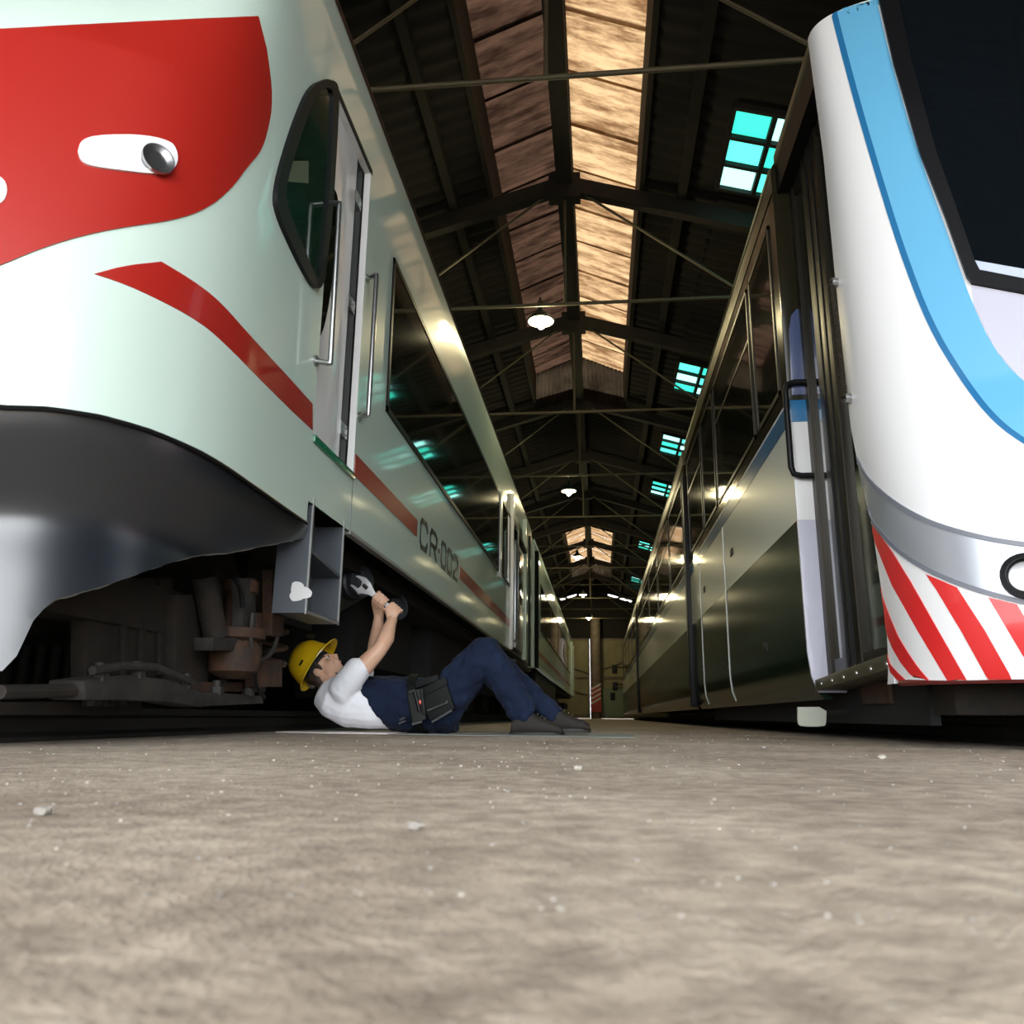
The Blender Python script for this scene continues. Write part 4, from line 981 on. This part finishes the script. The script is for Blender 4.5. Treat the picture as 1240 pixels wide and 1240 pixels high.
# helmet
def dome(k, h, n=40):
    out = []
    for i in range(n):
        f = 2 * PI * i / n; cf, sf = math.cos(f), math.sin(f)
        br = .034 * max(0, cf) ** 1.4 * max(0, (k - .97) / .11) + .010 * max(0, (k - .97) / .11)
        dz = -.002 * max(0, cf) ** 2 * max(0, (k - .97) / .11) + .014 * abs(sf) * 0
        rid = .006 * math.exp(-(sf * k / .16) ** 2) * (1 if k < .9 else 0)
        out.append(hd(-.006 + cf * (.135 * k + br), sf * (.112 * k + br * .6), .042 + h * .158 + dz + rid))
    return out
prof_h = [(.03, 1.0), (.22, .982), (.42, .925), (.60, .83), (.76, .68), (.88, .49), (.95, .28), (.985, .08), (1.0, -.03), (1.03, -.06), (1.08, -.09)]
hm = MB().loft([dome(k, h) for k, h in prof_h], caps=False)
hm.add(dome(.03, 1.0), [tuple(range(40))])
hat = hm.build('hard_hat', 'hat_yellow', man, weld=True, angle=60)
md = hat.modifiers.new('t', 'SOLIDIFY'); md.thickness = .005; md.offset = -1; apply_mods(hat)
hat.data.set_sharp_from_angle(angle=1.0)
for s in (-1, 1):
    MB().box(hd(-.008, s * .1105, .085), (.034, .006, .010), Matrix((Hf, Hs, Hu)).transposed()).build('hat_slot', 'rubber', hat)
bd = MB()
bd.loft([[hd(-.006 + .100 * math.cos(2 * PI * i / 28), .084 * math.sin(2 * PI * i / 28), u) for i in range(28)] for u in (.012, .042)], caps=False)
bb = bd.build('hat_band', 'webbing', hat); md = bb.modifiers.new('t', 'SOLIDIFY'); md.thickness = .004; apply_mods(bb)
MB().box(hd(-.118, -.03, .012), (.02, .05, .035), Matrix((Hf, Hs, Hu)).transposed()).build('hat_ratchet', 'steel', hat, bevel=.004)
# shirt
sh = MB()
sh.loft([ring_tb((168, 668), (136, 715), .060), ring_tb((196, 645), (130, 752), .125), ring_tb((228, 648), (165, 795), .185), ring_tb((280, 662), (235, 828), .185), ring_tb((340, 664), (320, 834), .168), ring_tb((425, 664), (430, 837), .162)])
def seg(mb, pts, n=16):
    return chain(mb, pts, n)
seg(sh, [(238, 725, -.10, .085), (222, 690, -.160, .077), (250, 655, -.176, .074), (274, 624, -.182, .070)])
seg(sh, [(262, 722, .10, .085), (258, 690, .160, .077), (276, 660, .170, .072), (292, 632, .166, .068)])
sh.loft([ring_tb((188, 658), (142, 722), .072), ring_tb((176, 650), (132, 712), .062)])
shirt = fuse(sh.build('shirt', 'shirt_white', man), .0065, 6, (.09, .012))
# overalls: bib, trunk and two trouser legs
ov = MB()
ov.loft([ring_tb((286, 658), (402, 842), .176), ring_tb((340, 648), (432, 845), .186), ring_tb((430, 648), (485, 846), .188), ring_tb((500, 650), (545, 848), .190), ring_tb((570, 660), (600, 848), .185), ring_tb((610, 700), (632, 846), .15)])
chain(ov, [(575, 760, -.085, .118), (640, 668, -.095, .108), (700, 592, -.10, .096), (733, 560, -.10, .088), (762, 610, -.10, .086), (800, 668, -.10, .083), (838, 725, -.10, .080), (862, 768, -.10, .078)], 18)
chain(ov, [(575, 760, .085, .118), (650, 680, .105, .100), (722, 610, .12, .088), (757, 590, .12, .080), (800, 628, .12, .076), (868, 690, .12, .070), (930, 745, .12, .064), (968, 782, .12, .062)], 18)
over = fuse(ov.build('overalls', 'navy', man), .008, 5, (.06, .034))
# shoulder straps and pocket
for s in (-1, 1):
    st_ = MB(); pts = [P(330, 652, s * .09) + Vector((0, 0, .004)), P(290, 652, s * .085) + Vector((0, 0, .012)), P(240, 648, s * .09) + Vector((0, 0, .012)), P(198, 642, s * .09) + Vector((0, 0, .010))]
    for p, q in zip(pts, pts[1:]): st_.beam(p, q, .035, .006)
    st_.build('strap', 'navy', over)
# boots
def boot(dx, dy, y):
    p = lambda a, b: (a + dx, b + dy)
    b = MB().loft([ring_tb(p(822, 835), p(818, 852), .030, y), ring_tb(p(830, 800), p(822, 853), .042, y), ring_tb(p(852, 775), p(846, 854), .048, y), ring_tb(p(890, 768), p(886, 855), .050, y), ring_tb(p(925, 792), p(925, 855), .050, y), ring_tb(p(960, 808), p(962, 855), .053, y), ring_tb(p(992, 818), p(992, 855), .050, y), ring_tb(p(1010, 832), p(1008, 854), .036, y)])
    chain(b, [(p(872, 778)[0], p(872, 778)[1], y, .048), (p(872, 790)[0], p(872, 790)[1], y, .052)])
    o = fuse(b.build('boot', 'boot', man), .006, 4)
    s = MB(); n = 22
    for (z0, z1, k) in ((0, 1, 1),):
        top = []; bot = []
        for i in range(n):
            a = 2 * PI * i / n; ca, sa = math.cos(a), math.sin(a)
            w = .050 if ca > -.2 else .044
            q = P(*p(915 + 100 * ca * (abs(ca) ** -.25 if abs(ca) > .01 else 1), 846), y); top.append(q + Vector((0, w * sa, 0)))
            q2 = P(*p(915 + 100 * ca * (abs(ca) ** -.25 if abs(ca) > .01 else 1), 860), y); bot.append(q2 + Vector((0, w * sa, 0)))
        s.loft([bot, top])
    s.build('sole', 'sole', o, bevel=.004)
    lc = MB()
    for i in range(4):
        c = P(*p(905 + i * 14, 778 + i * 8), y)
        MB().tube([c + Vector((0, -.034, -.004)), c + Vector((0, 0, .010)), c + Vector((0, .034, -.004))], .0035, 6).build('lace', 'rubber', o)
    return o
boot(0, 0, -.10); boot(95, -13, .12)
# tool belt
tb = MB(); 
def belt_ring(f, g):
    r = ring_tb((470 + 30 * f, 638), (500 + 30 * f, 854), .204, 0, 30)
    c = sum(r, Vector()) / len(r); return [c + (q - c) * g for q in r]
tb.loft([belt_ring(0, 1.0), belt_ring(1, 1.0), belt_ring(1, .93), belt_ring(0, .93)], closed=True, caps=False)
belt = tb.build('tool_belt', 'leather_black', man, angle=50)
def pouch(poly, y0, th, name, m, parent, bevel=.008):
    ps = [P(a, b, y0) for a, b in poly]; return MB().prism(ps, (0, th, 0)).build(name, m, parent, bevel=bevel)
pc = pouch([(502, 690), (586, 652), (622, 762), (534, 806), (508, 760)], -.235, .06, 'pouch', 'leather_black', belt)
pouch([(508, 686), (588, 648), (596, 676), (516, 716)], -.243, .012, 'pouch_flap', 'leather_black', pc, .003)
pouch([(452, 700), (500, 690), (520, 800), (470, 815)], -.225, .05, 'pouch', 'webbing', belt)
pouch([(478, 664), (560, 640), (566, 660), (484, 690)], -.205, .04, 'belt_loop', 'leather_black', belt, .004)
def bar(p, q, r, name, m, parent, y=-.25): return MB().tube([P(*p, y), P(*q, y)], r, 8).build(name, m, parent)
bar((524, 770), (590, 742), .0045, 'pouch_clip', 'steel', pc); bar((590, 742), (596, 734), .007, 'pouch_clip', 'steel', pc)
bar((470, 818), (505, 808), .006, 'buckle', 'steel', belt, -.235); bar((425, 802), (445, 792), .006, 'buckle', 'steel', belt, -.20); bar((422, 815), (448, 805), .005, 'buckle', 'steel', belt, -.20)
bar((478, 700), (495, 770), .009, 'tool_handle', 'rubber', belt); bar((503, 690), (512, 780), .008, 'tool_handle', 'webbing', belt)
bar((456, 706), (480, 696), .006, 'buckle', 'steel', belt, -.235); bar((540, 810), (612, 768), .006, 'tool_handle', 'steel', belt, -.24)
pouch([(480, 740), (500, 730), (506, 742), (488, 754)], -.245, .02, 'tool_grip', 'tool_red', belt, .004)
# adjustable wrench in both hands
wr = thing('adjustable_wrench', HA0, 'steel adjustable wrench with open jaw held up by the lying mechanic', 'wrench')
cz = lambda x, y: onY(400 + x / 10.333, 680 + y / 10.333, YP - .025)
jaw = [(310, 182), (345, 172), (440, 200), (503, 268), (540, 360), (590, 425), (560, 465), (520, 440), (460, 412), (390, 398), (345, 408), (328, 375), (300, 345), (250, 300), (255, 286), (282, 292), (340, 335), (372, 318), (392, 280), (388, 240), (362, 214)]
MB().prism([cz(x, y) for x, y in jaw], (0, .024, 0)).build('wrench_head', 'wrench_steel', wr, bevel=.002)
MB().lathe(cz(440, 315) + Vector((0, -.004, 0)), (cz(470, 345) - cz(440, 315)), [(.004, -.018), (.011, -.016), (.011, .016), (.004, .018)], 14).build('adjusting_screw', 'charcoal', wr)
h0 = cz(560, 430) + Vector((0, .012, 0)); h1 = hN + HAx * .030
hb = MB().beam(h0, h1, .014, .026); hb.build('wrench_handle', 'wrench_steel', wr, bevel=.003)
# what he lies on
b = MB().prism([(-1.70, 4.30, .001), (-1.08, 4.24, .001), (-1.06, 5.0, .001), (-1.66, 5.0, .001)], (0, 0, .006)).build('cardboard_sheet', 'card', bevel=.002)
tag(b, 'pale pinkish cardboard sheet under the mechanic\'s shoulders', 'cardboard sheet')
b = MB().prism([(-1.05, 4.25, .001), (.16, 4.22, .001), (.20, 5.1, .001), (-1.0, 5.1, .001)], (0, 0, .003)).build('floor_mat', 'grey_mat')
tag(b, 'thin grey mat under the mechanic\'s legs and boots', 'mat')
# grit on the floor
gr = MB(); gp = MB()
for i in range(900):
    y = .45 + 5.5 * random.random() ** 1.6; x = random.uniform(-.85, .62) * (y + .4); s = random.uniform(.0012, .0034) * (.6 + .28 * y)
    if x < -1.2 and y > 3 or (-1.75 < x < .3 and 4.1 < y < 5.2) or x > 1.0 and y > 3.2: continue
    q = gr if random.random() < .82 else gp
    M_ = Matrix.Rotation(random.uniform(0, PI), 3, 'Z')
    q.box((x, y, s * .3), (s * 1.4, s, s * .8), M_)
tag(gr.build('grit', 'stone'), 'small grey grit scattered over the floor', 'grit', kind='stuff'); tag(gp.build('grit', 'stone_pale'), 'pale stone chips scattered over the floor', 'grit', kind='stuff')
for i, (x, y, s, lb) in enumerate(((503, 1000, .008, 'dark pebble on the open floor in front of the mechanic'), (52, 982, .009, 'dark pebble on the floor below the left bumper'), (700, 930, .009, 'pale stone chip on the floor just past the boots'), (925, 905, .011, 'dark pebble on the floor before the right train'), (1068, 917, .012, 'pale stone chip nearest the right train'))):
    q = on(2, x, y, .004)
    mb = MB(); 
    mb.ell(q, (s, 0, 0), (0, s * .8, 0), (0, 0, s * .55), 8, 6); mb.v = [v + Vector((random.uniform(-1, 1), random.uniform(-1, 1), random.uniform(-1, 1))) * s * .15 for v in mb.v]
    tag(mb.build('pebble', 'stone_pale' if 'pale' in lb else 'stone', angle=20), lb, 'pebble', 'loose pebbles')
